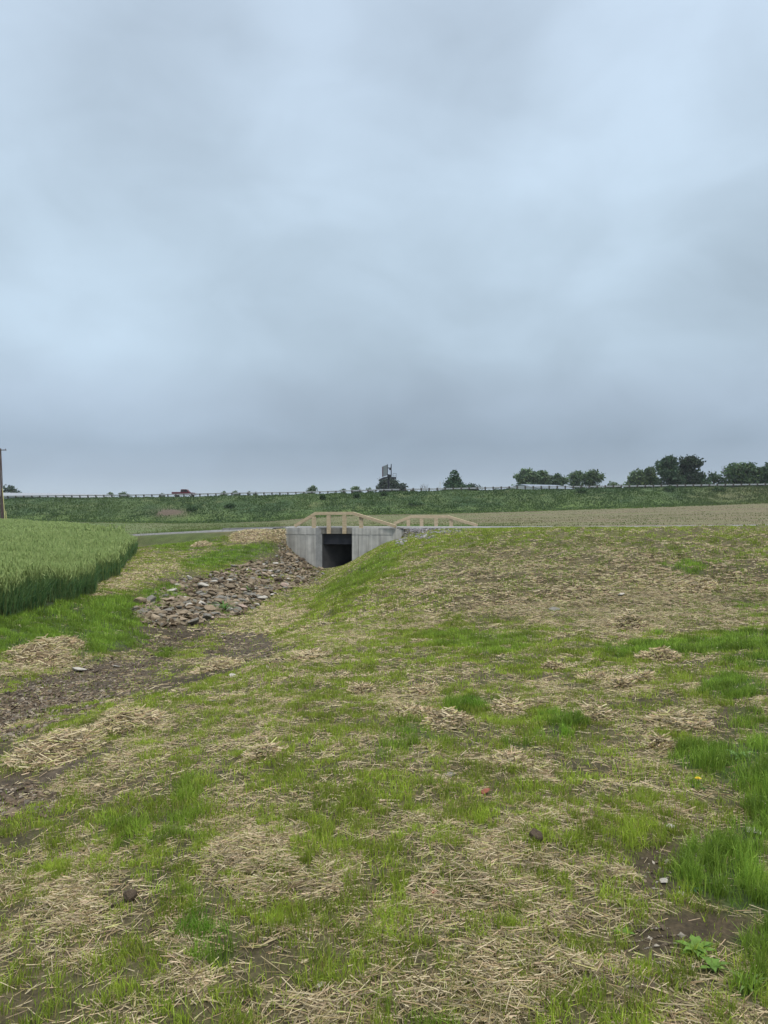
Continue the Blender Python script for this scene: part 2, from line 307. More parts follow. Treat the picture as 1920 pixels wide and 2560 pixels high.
GREEN = [(720, 1710, 260, 70), (560, 1650, 260, 40, 0, .8), (960, 1700, 160, 60, 0, .8), (230, 1780, 200, 60, 0, .9), (340, 1880, 160, 40, 0, .8), (1000, 1390, 200, 32), (1350, 1400, 200, 30), (800, 1245, 190, 32, -30), (950, 1175, 200, 20, -8), (1200, 1160, 330, 10, 0, .7), (730, 1290, 110, 20, -33, 1), (170, 1540, 140, 18, -14), (900, 1440, 250, 30, 0, .7), (1250, 1440, 260, 25, 0, .8), (1150, 1560, 300, 30, 0, .6), (800, 1560, 250, 50, 0, .65),
  (560, 1530, 250, 40, -10, .6), (150, 2080, 180, 50, 0, .7), (100, 2150, 200, 60, 0, .7), (650, 1950, 160, 50, 0, .5), (1300, 1600, 250, 35, 0, .5), (1400, 1310, 200, 14, 0, .4), (950, 1300, 200, 16, 0, .4), (1500, 1340, 150, 20, 0, .4), (1100, 1210, 200, 18, 0, .5), (430, 1465, 130, 15, -10, .8), (1480, 1640, 150, 40, 0, .5), (400, 1160, 120, 14, 0, 1), (480, 1215, 110, 25, -5, .9)]
WHEAT = [(-500, 10.5), (-200, 11.5), (0, 13.2), (110, 15.0), (200, 18.5), (265, 23), (305, 28), (328, 33), (333, 38), (318, 43), (292, 53), (252, 67), (180, 84), (50, 108), (0, 118), (-500, 128)]
WP = np.array([((p-960)/F*D, D) for p, D in WHEAT])
def inpoly(x, y, PL):
    r = np.zeros(np.shape(x), bool); n = len(PL)
    for i in range(n):
        x1, y1 = PL[i]; x2, y2 = PL[(i+1) % n]
        if y1 == y2: continue
        c = ((y1 > y) != (y2 > y)) & (x < (x2-x1)*(y-y1)/(y2-y1)+x1); r ^= c
    return r
def fields(x, y, z):
    X, Y = disp(x, y, z); sc_ = np.clip(y, 2, 40)
    a1 = (fbm(x, y, .5, 41)-.5); a2 = (fbm(x, y, .5, 43)-.5)
    a3 = (fbm(x, y, .17, 45)-.5); X2 = X+(a1*1300+a3*500)/sc_; Y2 = Y+(a2*750-a3*350)/sc_
    n1 = fbm(x, y, .55, 51); n2 = fbm(x, y, .3, 52)
    S = np.maximum(blobs(X2, Y2, STRAW), .36+1.1*(n2-.45)); B = blobs(X2, Y2, SOIL); L = blobs(X2, Y2, LUSH); Gm = np.maximum(blobs(X2, Y2, GREEN), L)
    S = np.clip(S*(1-.85*L)*(1-.35*(Gm-L).clip(0)), 0, 1)*(1-.88*np.clip(B, 0, 1)*(1-.2*(n2 > .55)))
    G = np.clip(.50+1.2*(n1-.45), 0, 1); G = np.maximum(G, Gm*(.75+.4*n1)); G = G*(1-.92*B*(1-L*.6))*(1-.5*np.clip(S-.4, 0, 1))
    sl_ = blobs(X2, Y2, [(1330, 1270, 470, 95, 2), (1000, 1290, 200, 60, 0, .6)])*(1-L); G = G*(1-.5*sl_); S = np.maximum(S, sl_*(.35+.7*n1))
    G = np.maximum(G, .34*(1-B)*(.5+n1)); S = np.maximum(S, .24*(1-B)*(1-.6*L))
    return np.clip(S, 0, 1), np.clip(G, 0, 1), np.clip(L, 0, 1), np.clip(B, 0, 1)
# ---- ground sheet
def axis(segs):
    out = [segs[0][0]]
    for a, b, s in segs:
        n = max(1, int(round((b-a)/s))); out += list(np.linspace(a, b, n+1)[1:])
    return np.array(out)
gx = axis([(-2500, -600, 100), (-600, -140, 10), (-140, -60, 2.5), (-60, -20, .8), (-20, -8, .25), (-8, -4.5, .12), (-4.5, 3.5, .08), (3.5, 8, .12), (8, 20, .25), (20, 60, .8), (60, 140, 2.5), (140, 600, 10), (600, 2500, 100)])
gy = axis([(-60, -6, 3), (-6, 1.2, .5), (1.2, 8, .08), (8, 16, .14), (16, 38, .3), (38, 46, .12), (46, 70, .8), (70, 158, 2), (158, 186, .5), (186, 240, 3), (240, 600, 20), (600, 3000, 100)])
XX, YY = np.meshgrid(gx, gy); ZZ = HW(XX, YY)
S_, G_, L_, B_ = fields(XX, YY, ZZ); DX, DY = disp(XX, YY, ZZ)
c_soil = np.array([.052, .039, .024]); c_straw = np.array([.22, .18, .105]); c_grass = np.array([.105, .135, .03]); c_lush = np.array([.035, .07, .016])  # soil and lush undercolours darkened to stand for shadow between blades
nz = fbm(XX, YY, .8, 61)
col = np.broadcast_to(c_soil, XX.shape+(3,)).copy()
def mixc(col, c, w): return col*(1-w[..., None])+np.asarray(c)*w[..., None]
far = sm(12, 30, YY)
col = mixc(col, c_grass, np.clip(G_*(.35+.45*far), 0, 1)); col = mixc(col, c_lush, L_*G_*.8); col = mixc(col, c_straw, np.clip(S_*(.35+.35*far), 0, 1)*(1-L_*.7))
mud = blobs(DX, DY, [(540, 1395, 75, 48, 10), (500, 1420, 100, 20, -20), (40, 1720, 90, 45), (150, 1662, 110, 24, -24), (190, 1485, 200, 55, -14)])
col = mixc(col, (.086, .068, .048), mud*.75)
# far fields
n3 = fbm(XX, YY, 6, 71); n4 = fbm(XX, YY, 1.8, 72); nst = fbm(XX*.25, YY*1.6, 3, 73); PXg = 960+F*XX/np.clip(YY, 1.2, None)
field = (YY > 45.5)
cf = mixc(np.broadcast_to(np.array([.175, .145, .09]), XX.shape+(3,)), (.15, .165, .07), np.clip((nst-.42)*3.2, 0, 1)); 
gl = np.clip((1-sm(1080, 1250, PXg))*sm(52, 60, YY)*.45+(1-sm(560, 760, PXg))*.6, 0, 1)*np.clip(.4+1.3*(n3-.3), 0, 1)
cf = mixc(cf, (.10, .155, .045), gl)
cf = mixc(cf, (.11, .075, .055), np.exp(-((YY-151)/3.0)**2)*(PXg > 150)*(PXg < 1350)*.85)
cf = mixc(cf, (.10, .18, .035), ((YY > 45) & (YY < 58)).astype(float)*sm(950, 1000, PXg)*(1-sm(1150, 1230, PXg))*.8)
col = np.where(field[..., None], mixc(col, cf, sm(45.5, 47.5, YY)), col)
eb = sm(156, 163, YY+4*(n3-.5)); ce = mixc(np.broadcast_to(np.array([.075, .115, .04]), XX.shape+(3,)), (.04, .078, .032), np.clip((n3-.4)*3, 0, 1)); ce = mixc(ce, (.14, .16, .07), np.clip((n4-.6)*3, 0, 1))
dry = sm(1650, 1850, PXg)*.6; ce = mixc(ce, (.16, .14, .075), dry*np.clip(n3*1.4, 0, 1))
ce = mixc(ce, (.11, .17, .045), (1-sm(164, 170, YY))*.6)
bare = np.exp(-(((PXg-425)/40)**2+((YY-168.5)/2.6)**2)); ce = mixc(ce, (.12, .085, .07), np.clip(bare*1.6*(.4+n4), 0, 1)*.85)
col = mixc(col, 0, eb) + ce*eb[..., None]
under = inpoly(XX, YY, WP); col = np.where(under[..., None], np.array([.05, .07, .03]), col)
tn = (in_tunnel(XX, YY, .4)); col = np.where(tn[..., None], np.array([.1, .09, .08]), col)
nx, ny = len(gx), len(gy); idx = np.arange(nx*ny).reshape(ny, nx)
q = np.stack([idx[:-1, :-1], idx[:-1, 1:], idx[1:, 1:], idx[1:, :-1]], -1).reshape(-1, 4)
M_ground, t, p, o = mat_new('ground_soil'); a = t.nodes.new('ShaderNodeAttribute'); a.attribute_name = 'Col'
tcn = t.nodes.new('ShaderNodeTexCoord'); v = a.outputs['Color']
for scl, lo, hi in ((1.3, .8, 1.2), (14, .62, 1.38), (60, .7, 1.3)):
    n = t.nodes.new('ShaderNodeTexNoise'); n.inputs['Scale'].default_value = scl; n.inputs['Detail'].default_value = 5; t.links.new(tcn.outputs['Object'], n.inputs[0])
    mr = t.nodes.new('ShaderNodeMapRange'); mr.inputs[1].default_value = .3; mr.inputs[2].default_value = .7; mr.inputs[3].default_value = lo; mr.inputs[4].default_value = hi
    t.links.new(n.outputs[0], mr.inputs[0]); s = t.nodes.new('ShaderNodeVectorMath'); s.operation = 'SCALE'; t.links.new(v, s.inputs[0]); t.links.new(mr.outputs[0], s.inputs['Scale']); v = s.outputs[0]
t.links.new(v, p.inputs['Base Color']); p.inputs['Roughness'].default_value = .9; p.inputs['Specular IOR Level'].default_value = .25
b = t.nodes.new('ShaderNodeBump'); b.inputs['Strength'].default_value = .8; b.inputs['Distance'].default_value = .03
n = t.nodes.new('ShaderNodeTexNoise'); n.inputs['Scale'].default_value = 25; n.inputs['Detail'].default_value = 8; t.links.new(tcn.outputs['Object'], n.inputs[0]); t.links.new(n.outputs[0], b.inputs['Height']); t.links.new(b.outputs[0], p.inputs['Normal'])
ground = mesh_np('ground', np.stack([XX, YY, ZZ], -1).reshape(-1, 3), q.ravel(), np.full(len(q), 4), M_ground, col=col.reshape(-1, 3), smooth=True)
tag(ground, kind='structure')

# ================================================================== path and highway
M_path = m_noise('pale_path_gravel', (.19, .19, .19), (.30, .30, .295), scale=6, rough=.95, bump=.5, bscale=60)
M_asphalt = m_noise('asphalt', (.05, .05, .052), (.08, .08, .08), scale=3, rough=.9)
def ribbon(name, pts, mat, w):
    pts = [Vector(p) for p in pts]; fine = []
    for a_, b_ in zip(pts, pts[1:]):
        for k in range(8): fine.append(a_.lerp(b_, k/8))
    fine.append(pts[-1]); V = []; Fq = []
    for i, p_ in enumerate(fine):
        tdir = (fine[min(i+1, len(fine)-1)]-fine[max(i-1, 0)]); tdir.z = 0; tdir.normalize(); nrm = Vector((-tdir.y, tdir.x, 0))
        ww = w(p_.x) if callable(w) else w
        nb2 = -5.7 < p_.x < 60; ed = ((-.5, -.03), (-.42, 0), (.42, 0), (.5, -.03)) if nb2 else ((-.58, -.4), (-.44, -.01), (.44, -.01), (.58, -.4))
        for k, (o_, dz) in enumerate(ed): V.append(tuple(p_+nrm*o_*ww+Vector((0, 0, dz))))
    for i in range(len(fine)-1):
        for k in range(3): a0 = i*4+k; Fq.append((a0, a0+4, a0+5, a0+1))
    Fq = [f[::-1] for f in Fq]
    return mesh_np(name, np.array(V), np.array(Fq).ravel(), np.full(len(Fq), 4), mat)
path = ribbon('path', [P(*a_) for a_ in PTH.tolist()], M_path, lambda x_: 4.6 if x_ > -6 else max(2.0, 4.6+(x_+6)*.6))
tag(path, kind='structure')
hw = []
for px in range(-900, 2801, 100):
    hw.append(P(px, 196, float(samp(TB, np.array([px*1.0]), np.array([196.]))[0])+.06))
road = ribbon('highway', hw, M_asphalt, 17); tag(road, kind='structure')

# ================================================================== concrete underpass
mC, t, p, o = mat_new('board_formed_concrete')
c = t.nodes.new('ShaderNodeTexCoord'); v = None
r = t.nodes.new('ShaderNodeValToRGB'); n = t.nodes.new('ShaderNodeTexNoise'); n.inputs['Scale'].default_value = 1.6; n.inputs['Detail'].default_value = 8; n.inputs['Roughness'].default_value = .65
t.links.new(c.outputs['Object'], n.inputs[0]); t.links.new(n.outputs[0], r.inputs[0]); setramp(r.color_ramp, [(.28, (.34, .34, .32, 1)), (.5, (.45, .445, .42, 1)), (.72, (.55, .54, .50, 1))])
mp2 = t.nodes.new('ShaderNodeMapping'); mp2.inputs['Scale'].default_value = (7, 7, .35); t.links.new(c.outputs['Object'], mp2.inputs[0])
n = t.nodes.new('ShaderNodeTexNoise'); n.inputs['Scale'].default_value = 1; n.inputs['Detail'].default_value = 5; t.links.new(mp2.outputs[0], n.inputs[0])
mr = t.nodes.new('ShaderNodeMapRange'); mr.inputs[1].default_value = .35; mr.inputs[2].default_value = .65; mr.inputs[3].default_value = .72; mr.inputs[4].default_value = 1.1; t.links.new(n.outputs[0], mr.inputs[0])
s = t.nodes.new('ShaderNodeVectorMath'); s.operation = 'SCALE'; t.links.new(r.outputs[0], s.inputs[0]); t.links.new(mr.outputs[0], s.inputs['Scale']); t.links.new(s.outputs[0], p.inputs['Base Color'])
p.inputs['Roughness'].default_value = .85
b = t.nodes.new('ShaderNodeBump'); b.inputs['Strength'].default_value = .3; b.inputs['Distance'].default_value = .02; n = t.nodes.new('ShaderNodeTexNoise'); n.inputs['Scale'].default_value = 18; n.inputs['Detail'].default_value = 8
t.links.new(c.outputs['Object'], n.inputs[0]); t.links.new(n.outputs[0], b.inputs['Height']); t.links.new(b.outputs[0], p.inputs['Normal'])
M_conc = mC
und = empty('concrete_underpass', (C0[0], C0[1], -1.35)); tag(und, 'low concrete underpass with a dark square opening under the path', 'underpass')
FLZ = 0.0; ZT = .77+1.35; ZJ = .41+1.35; ZF = 0.0; ZB = -.4
MW = Matrix.Rotation(-TH, 4, 'Z')    # wall frame: x along the face, y into depth
def wall_panels(bm, s0, s1, joints, thick=.4, M=MW):
    add_box(bm, (s0, .025, ZB), (s1, thick, ZT-.012), M)
    g = .024; xs = [s0]+joints+[s1]
    for i in range(len(xs)-1):
        a_ = xs[i]+(g if i else 0); b_ = xs[i+1]-(g if i < len(xs)-2 else 0)
        add_box(bm, (a_, 0, ZB), (b_, .024, ZJ-.02), M)
    mids = [s0, s0+(s1-s0)*.45, s1]
    for i in range(2): add_box(bm, (mids[i]+(g if i else 0), 0, ZJ+.02), (mids[i+1]-(g if i == 0 else 0), .024, ZT), M)
    add_box(bm, (s0, .0245, ZT-.011), (s1, thick, ZT), M)
bm = bmesh.new(); wall_panels(bm, S_L, 0, [s_at(722), s_at(742), s_at(763)])
bm_obj('wing_wall', bm, M_conc, und)
bm = bmesh.new(); wall_panels(bm, S_R, S_E, [s_at(896), s_at(922), s_at(952)])
# short return that bends back at its right end
c0 = np.array([S_E+.006, 0.]); 
MR = MW@Matrix.Translation((S_E, 0, 0))@Matrix.Rotation(R(24), 4, 'Z')
add_box(bm, (.004, .002, ZB), (.62, .35, ZT-.02), MR)
bm_obj('wing_wall', bm, M_conc, und)
M_inner = m_noise('shade_darkened_tunnel_concrete', (.03, .031, .032), (.055, .055, .056), scale=2, rough=.9, bump=.2, bscale=20)  # same concrete in near-black: the tunnel's shade is put into the colour
def loc(s_, t_): q_ = U*s_+AX*t_; return (q_[0], q_[1])
bm = bmesh.new(); add_prism(bm, [loc(-.003, .003), loc(-.003, .42), loc(-.3, .6), loc(-.3, .3)], ZB, ZT-.004); bm_obj('wall_end', bm, m_noise('shaded_wall_end', (.20, .21, .21), (.33, .335, .335), scale=3, rough=.9, bump=.2, bscale=20), und)
bm = bmesh.new(); add_prism(bm, [loc(-.004, .425), loc(-.004, 7.3), loc(-.32, 7.3), loc(-.32, .7)], ZB, ZT-.31)
bm_obj('tunnel_wall', bm, M_inner, und)
bm = bmesh.new(); add_prism(bm, [loc(S_R+.004, .02), loc(S_R+.32, .25), loc(S_R+.32, 7.3), loc(S_R+.004, 7.3)], ZB, ZT-.31); bm_obj('tunnel_wall', bm, M_inner, und)
bm = bmesh.new(); add_prism(bm, [loc(-.33, 7.32), loc(S_R+.33, 7.32), loc(S_R+.33, 7.6), loc(-.33, 7.6)], ZB, ZT-.31); bm_obj('tunnel_wall', bm, M_inner, und)
bm = bmesh.new(); add_prism(bm, [loc(.002, .36), loc(S_R-.002, .36), loc(S_R-.002, .62), loc(S_R+.34, .62), loc(S_R+.34, 7.6), loc(-.34, 7.6), loc(-.34, .62), loc(.002, .62)], ZT-.305, ZT-.006)
bm_obj('deck_slab', bm, m_noise('shade_darkened_deck_concrete', (.15, .145, .13), (.24, .235, .21), scale=3, rough=.9, bump=.2, bscale=20), und)  # slab concrete darker than the walls, its shade painted into the colour
bm = bmesh.new()
for tt in (.56, 2.2, 3.9, 5.6): add_prism(bm, [loc(.0, tt), loc(S_R, tt), loc(S_R, tt+.14), loc(.0, tt+.14)], ZT-.80, ZT-.31); add_prism(bm, [loc(.0, tt-.1), loc(S_R, tt-.1), loc(S_R, tt+.24), loc(.0, tt+.24)], ZT-.85, ZT-.802)
M_beam = m_flat('painted_steel_beam', (.02, .022, .03), .6)
bm_obj('floor_beams', bm, M_beam, und)
M_apron = m_noise('apron_concrete', (.26, .25, .22), (.40, .385, .35), scale=2.5, rough=.9, bump=.2, bscale=20)
bm = bmesh.new(); add_prism(bm, [loc(-.1, -1.0), loc(S_R+.1, -1.0), loc(S_R-.01, .0), loc(S_R-.01, .8), loc(.01, .8), loc(.01, .0)], -.1, .0); bm_obj('floor_slab', bm, M_apron, und)
bm = bmesh.new(); add_prism(bm, [loc(.01, .802), loc(S_R-.01, .802), loc(S_R-.01, 7.3), loc(.01, 7.3)], -.1, -.002); bm_obj('floor_slab', bm, M_inner, und)
# kerb left of the wing wall and on the deck edge
kerb = empty('concrete_kerb', P(600, 41.4, .6)); tag(kerb, 'low grey concrete kerb running left from the underpass along the path', 'kerb')
k0 = Vector(P(560, 42.0, .56)); k1 = Vector((C0[0]+U[0]*(S_L-.02)+NN[0]*.1, C0[1]+U[1]*(S_L-.02)+NN[1]*.1, .68))
bm = bmesh.new(); add_beam(bm, k0-kerb.location, k1-kerb.location, .25, .32); bm_obj('kerb_stone', bm, m_noise('grey_kerb', (.2, .2, .2), (.3, .3, .29), scale=4, rough=.9), kerb)
bm = bmesh.new()
dk = empty('deck_kerb', (C0[0]+U[0]*S_R, C0[1]+U[1]*S_R, .78)); tag(dk, 'pale concrete edge strip on the path right of the underpass opening', 'kerb')
e0 = Vector((C0[0]+U[0]*0+NN[0]*.62, C0[1]+U[1]*0+NN[1]*.62, .80)); e1 = Vector(P(1200, 40.4, .81))
add_beam(bm, e0-dk.location, e1-dk.location, .3, .07); bm_obj('edge_strip', bm, m_noise('pale_edge_concrete', (.36, .36, .345), (.48, .48, .46), scale=4, rough=.85), dk)

# ================================================================== timber railings
def face_pt(px, z, off=0.2, base=C0, u=U, n=NN):
    k = (px-960)/F; b0 = base+n*off; s_ = (k*b0[1]-b0[0])/(u[0]-k*u[1]); q_ = b0+u*s_
    return Vector((q_[0], q_[1], z))
def railing(name, label, base, u, n, posts, flat, ls, rs, ztop, zdeck, off):
    root = empty(name, face_pt((flat[0]+flat[1])/2, zdeck, off, base, u, n)); tag(root, label, 'railing', 'timber railings of the underpass')
    L0 = Vector(root.location); f = lambda px, z: face_pt(px, z, off, base, u, n)-L0
    a_, b_ = f(flat[0], ztop-.08), f(flat[1], ztop-.07)
    bm = bmesh.new(); add_beam(bm, a_, b_, .16, .16); bm_obj('top_rail', bm, M_timber, root)
    c_, d_ = f(ls[0], ls[1]), f(rs[0], rs[1])
    bm = bmesh.new(); add_beam(bm, c_, a_+(a_-c_).normalized()*.03, .155, .155); bm_obj('sloping_rail', bm, M_timber, root)
    bm = bmesh.new(); add_beam(bm, b_+(b_-d_).normalized()*.02, d_+Vector((-n[0], -n[1], 0))*.25, .20, .155); bm_obj('sloping_rail', bm, M_timber, root)
    for (px, zb, zt, o2) in posts:
        q_ = face_pt(px, 0, off+o2, base, u, n)-L0; bm = bmesh.new(); ca = Matrix.Translation((q_.x, q_.y, 0))@MW
        add_box(bm, (-.1, -.075, zb-L0.z), (.1, .075, zt-L0.z), ca, .006); bm_obj('post', bm, M_timber, root)
    return root
railing('timber_railing', 'near wooden railing of square posts above the dark underpass opening', C0, U, NN,
    [(785, .76, 1.36, .0), (822, .47, 1.425, .0), (861, .47, 1.43, .0), (903, .76, 1.35, .0)], (789, 883), (737, .86), (992, .86), 1.60, .78, .14)
BF = np.array([(1074-960)/F*44.4, 44.4])
railing('timber_railing', 'farther wooden railing on the far side of the path, right of the underpass', BF, U, NN,
    [(1021, .74, 1.16, 0), (1054, .74, 1.22, 0), (1090, .74, 1.25, 0), (1128, .74, 1.22, 0)], (1028, 1120), (985, .93), (1194, .83), 1.40, .78, 0)

# ================================================================== rocks
def rock_mesh(name, sub=2, seed=0, flat=.5, rough=.28):
    rr = random.Random(seed); bm = bmesh.new(); bmesh.ops.create_icosphere(bm, subdivisions=sub, radius=.5)
    for k in range(11):   # chop with planes for an angular broken look
        nrm = Vector((rr.gauss(0, 1), rr.gauss(0, 1), rr.gauss(0, 1)*.9)).normalized(); dd = rr.uniform(.26, .43)
        for v in bm.verts:
            e = v.co.dot(nrm)-dd
            if e > 0: v.co -= nrm*e
    for v in bm.verts: v.co += Vector((rr.gauss(0, 1), rr.gauss(0, 1), rr.gauss(0, 1)))*.008; v.co.z *= flat; v.co.x *= 1.15
    me = bpy.data.meshes.new(name); bm.to_mesh(me); bm.free(); me.materials.append(None)
    return me
ROCKS = [rock_mesh('rock', 3, 100+i, random.uniform(.38, .7)) for i in range(14)]
def rockmat(n, a_, b_): return m_noise(n, a_, b_, scale=5, rough=.85, bump=.5, bscale=14, detail=8)
RM = {'brown': rockmat('brown_rock', (.13, .10, .066), (.26, .21, .145)), 'tan': rockmat('tan_rock', (.20, .155, .10), (.34, .27, .19)), 'grey': rockmat('grey_rock', (.15, .14, .12), (.25, .24, .21)),
      'pale': rockmat('pale_rock', (.34, .32, .28), (.54, .51, .45)), 'dark': rockmat('dark_rock', (.05, .037, .024), (.105, .077, .052)), 'pink': rockmat('pinkish_rock', (.32, .23, .19), (.46, .36, .3))}
LABS = {'brown': 'brown angular stone among the loose rock apron below the underpass', 'tan': 'tan angular stone among the loose rock apron below the underpass', 'grey': 'grey slab-like stone among the loose rock apron below the underpass',
        'pale': 'pale stone among the loose rock apron below the underpass', 'dark': 'dark brown stone among the loose rock apron below the underpass', 'pink': 'pinkish stone among the loose rock apron below the underpass'}
def place_rock(px, py_or_D, size, kind, label, group=None, me=None, D=None, sink=.25, fl=1.0, name='rock', cat='rock', seed=None):
    if D is None:
        D = ground_D(px, py_or_D)
    x = (px-960)/F*D; z = float(HW(x, D)); o_ = bpy.data.objects.new(name, me or random.choice(ROCKS))
    o_.scale = (size, size*random.uniform(.7, 1), size*random.uniform(.75, 1.1)*fl); o_.rotation_euler = (random.gauss(0, .25), random.gauss(0, .25), random.uniform(0, 6.28))
    o_.location = (x, D, z+size*.5*(.5-sink)*fl); link(o_); o_.material_slots[0].link = 'OBJECT'; o_.material_slots[0].material = RM[kind]
    tag(o_, label, cat, group); return o_
def ground_D(px, py):
    Ds = np.concatenate([np.arange(2, 12, .05), np.arange(12, 39.9, .1)]); xs = (px-960)/F*Ds; zs = HW(xs, Ds); yy = 1280+F*(EYE-zs)/Ds
    hit = np.nonzero(yy <= py)[0]
    return float(Ds[hit[0]]) if len(hit) else 39.5
RP = [(340, 1535), (395, 1560), (480, 1568), (560, 1548), (640, 1522), (700, 1490), (760, 1462), (815, 1437), (785, 1425), (745, 1398), (700, 1392), (620, 1408), (540, 1425), (500, 1448), (440, 1450), (400, 1480), (350, 1515)]
special = [(722, 1392, .46, 'tan', 'large rounded tan boulder lying against the left wing wall'), (738, 1398, .28, 'tan', 'small tan stone beside the large rounded boulder at the left wing wall'),
    (752, 1404, .52, 'dark', 'reddish-brown rough boulder at the foot of the left wing wall'), (696, 1456, .5, 'dark', 'big dark flat stone in the upper middle of the rock apron'),
    (463, 1508, .34, 'tan', 'rounded tan stone in the lower left of the rock apron'), (426, 1505, .3, 'pink', 'rounded pinkish stone near the left edge of the rock apron'),
    (508, 1492, .28, 'grey', 'upright pale grey slab standing in the rock apron'), (603, 1525, .33, 'pink', 'pink and white stone at the lower right edge of the rock apron'),
    (472, 1518, .2, 'pale', 'white chipped stone at the lower edge of the rock apron'), (430, 1484, .32, 'pale', 'flat cream stone at the upper left of the rock apron')]
for (px, py, sz, kd, lb) in special: place_rock(px, py, sz, kd, lb, sink=.05)
cnt = 0; tries = 0; placed = []
while cnt < 285 and tries < 30000:
    tries += 1; px = random.uniform(335, 820); py = random.uniform(1388, 1570)
    if not inpoly(np.array([px]), np.array([py]), RP)[0]: continue
    D = ground_D(px, py); x = (px-960)/F*D; sz = random.choice((.18, .22, .27, .33))*random.uniform(.75, 1.15)
    if any((x-a_)**2+((D-b_)*.8)**2 < (.31*(sz+c_))**2 for a_, b_, c_ in placed): continue
    placed.append((x, D, sz)); kd = random.choices(['brown', 'tan', 'grey', 'pale', 'dark', 'pink'], [40, 20, 20, 9, 8, 3])[0]
    place_rock(px, 0, sz, kd, LABS[kd], 'loose rock apron stones', D=D, sink=random.uniform(-.15, .3)); cnt += 1
print('rocks', cnt)
# small stones and rubble between: countless
def pebbles(name, regions, n, smin, smax, cols, flat=.55, bury=.2, extra=None):
    X = []; k = 0; 
    octv = np.array([(1, 0, 0), (0, 1, 0), (-1, 0, 0), (0, -1, 0), (.1, .1, 1), (0, 0, -1), (.7, .7, .3)])[:6]
    of = np.array([(0, 1, 4), (1, 2, 4), (2, 3, 4), (3, 0, 4), (1, 0, 5), (2, 1, 5), (3, 2, 5), (0, 3, 5)])
    pts = []
    while len(pts) < n:
        reg = random.choices(regions, [r_[4] for r_ in regions])[0]; a_ = random.uniform(0, 6.28); q_ = math.sqrt(random.random())
        ux, uy = reg[2]*q_*math.cos(a_), reg[3]*q_*math.sin(a_); an = R(reg[5] if len(reg) > 5 else 0)
        pts.append((reg[0]+ux*math.cos(an)-uy*math.sin(an), reg[1]+ux*math.sin(an)+uy*math.cos(an)))
    V = []; Fc = []; Cc = []
    Ds = np.concatenate([np.arange(2, 12, .05), np.arange(12, 39.9, .15)])
    for (px, py) in pts:
        xs = (px-960)/F*Ds; zs = HW(xs, Ds); yy = 1280+F*(EYE-zs)/Ds; h = np.nonzero(yy <= py)[0]
        if not len(h): continue
        D = float(Ds[h[0]]); x = xs[h[0]]; z = zs[h[0]]; s_ = random.uniform(smin, smax)*(.6+.9*random.random()**2); 
        m_ = Euler((random.gauss(0, .4), random.gauss(0, .4), random.uniform(0, 6.3))).to_matrix()
        vv = octv*(s_*.5*rng.uniform(.7, 1.2, (6, 1))); vv[:, 2] *= flat; vv[:, 0] *= 1.3; vv = vv@np.array(m_).T
        base = len(V); V += (vv+(x, D, z+s_*.25*flat)).tolist(); Fc += (of+base).tolist(); cc = np.array(random.choice(cols))*random.uniform(.75, 1.25); Cc += [cc]*6
    o_ = mesh_np(name, np.array(V), np.array(Fc).ravel(), np.full(len(Fc), 3), M_stone_col, col=np.array(Cc)); return o_
BR = [(.17, .133, .088), (.23, .19, .13), (.11, .08, .048), (.16, .15, .125), (.26, .21, .15), (.13, .097, .062)]
tag(pebbles('rubble', [(520, 1500, 160, 55, 3, -8), (680, 1440, 130, 40, 2, -5), (735, 1400, 45, 30, 1, 50), (400, 1540, 70, 30, 1), (720, 1370, 25, 25, .4)], 5200, .07, .2, BR), 'brown rubble and broken stone filling the gaps of the rock apron', 'rubble', kind='stuff')
tag(pebbles('pebbles', [(200, 1720, 230, 60, 3, -14), (60, 1790, 130, 50, 1.5, -20), (470, 1600, 160, 40, 1.2), (620, 1650, 90, 40, .4), (60, 2010, 80, 50, .3)], 5200, .012, .05, [(.14, .105, .07), (.20, .155, .11), (.10, .075, .05), (.17, .145, .115), (.28, .24, .185), (.13, .095, .065)]), 'small pebbles strewn over the muddy channel', 'pebbles', kind='stuff')
tag(pebbles('gravel', [(1030, 1333, 60, 14, 1, 8), (1090, 1326, 90, 8, 1), (1000, 1345, 16, 22, .5)], 1500, .06, .14, [(.24, .23, .24), (.3, .29, .29), (.19, .18, .18)]), 'grey gravel shoulder heaped beside the right wing wall', 'gravel', kind='stuff')
tag(pebbles('soil_crumbs', [(1620, 2400, 120, 80, 2), (1660, 2200, 130, 70, 1.5), (700, 2340, 90, 40, .6), (60, 2000, 90, 40, .4)], 900, .006, .02, [(.13, .1, .07), (.1, .08, .055), (.3, .27, .22)]), 'crumbs of soil and grit on the bare patches', 'soil crumbs', kind='stuff')
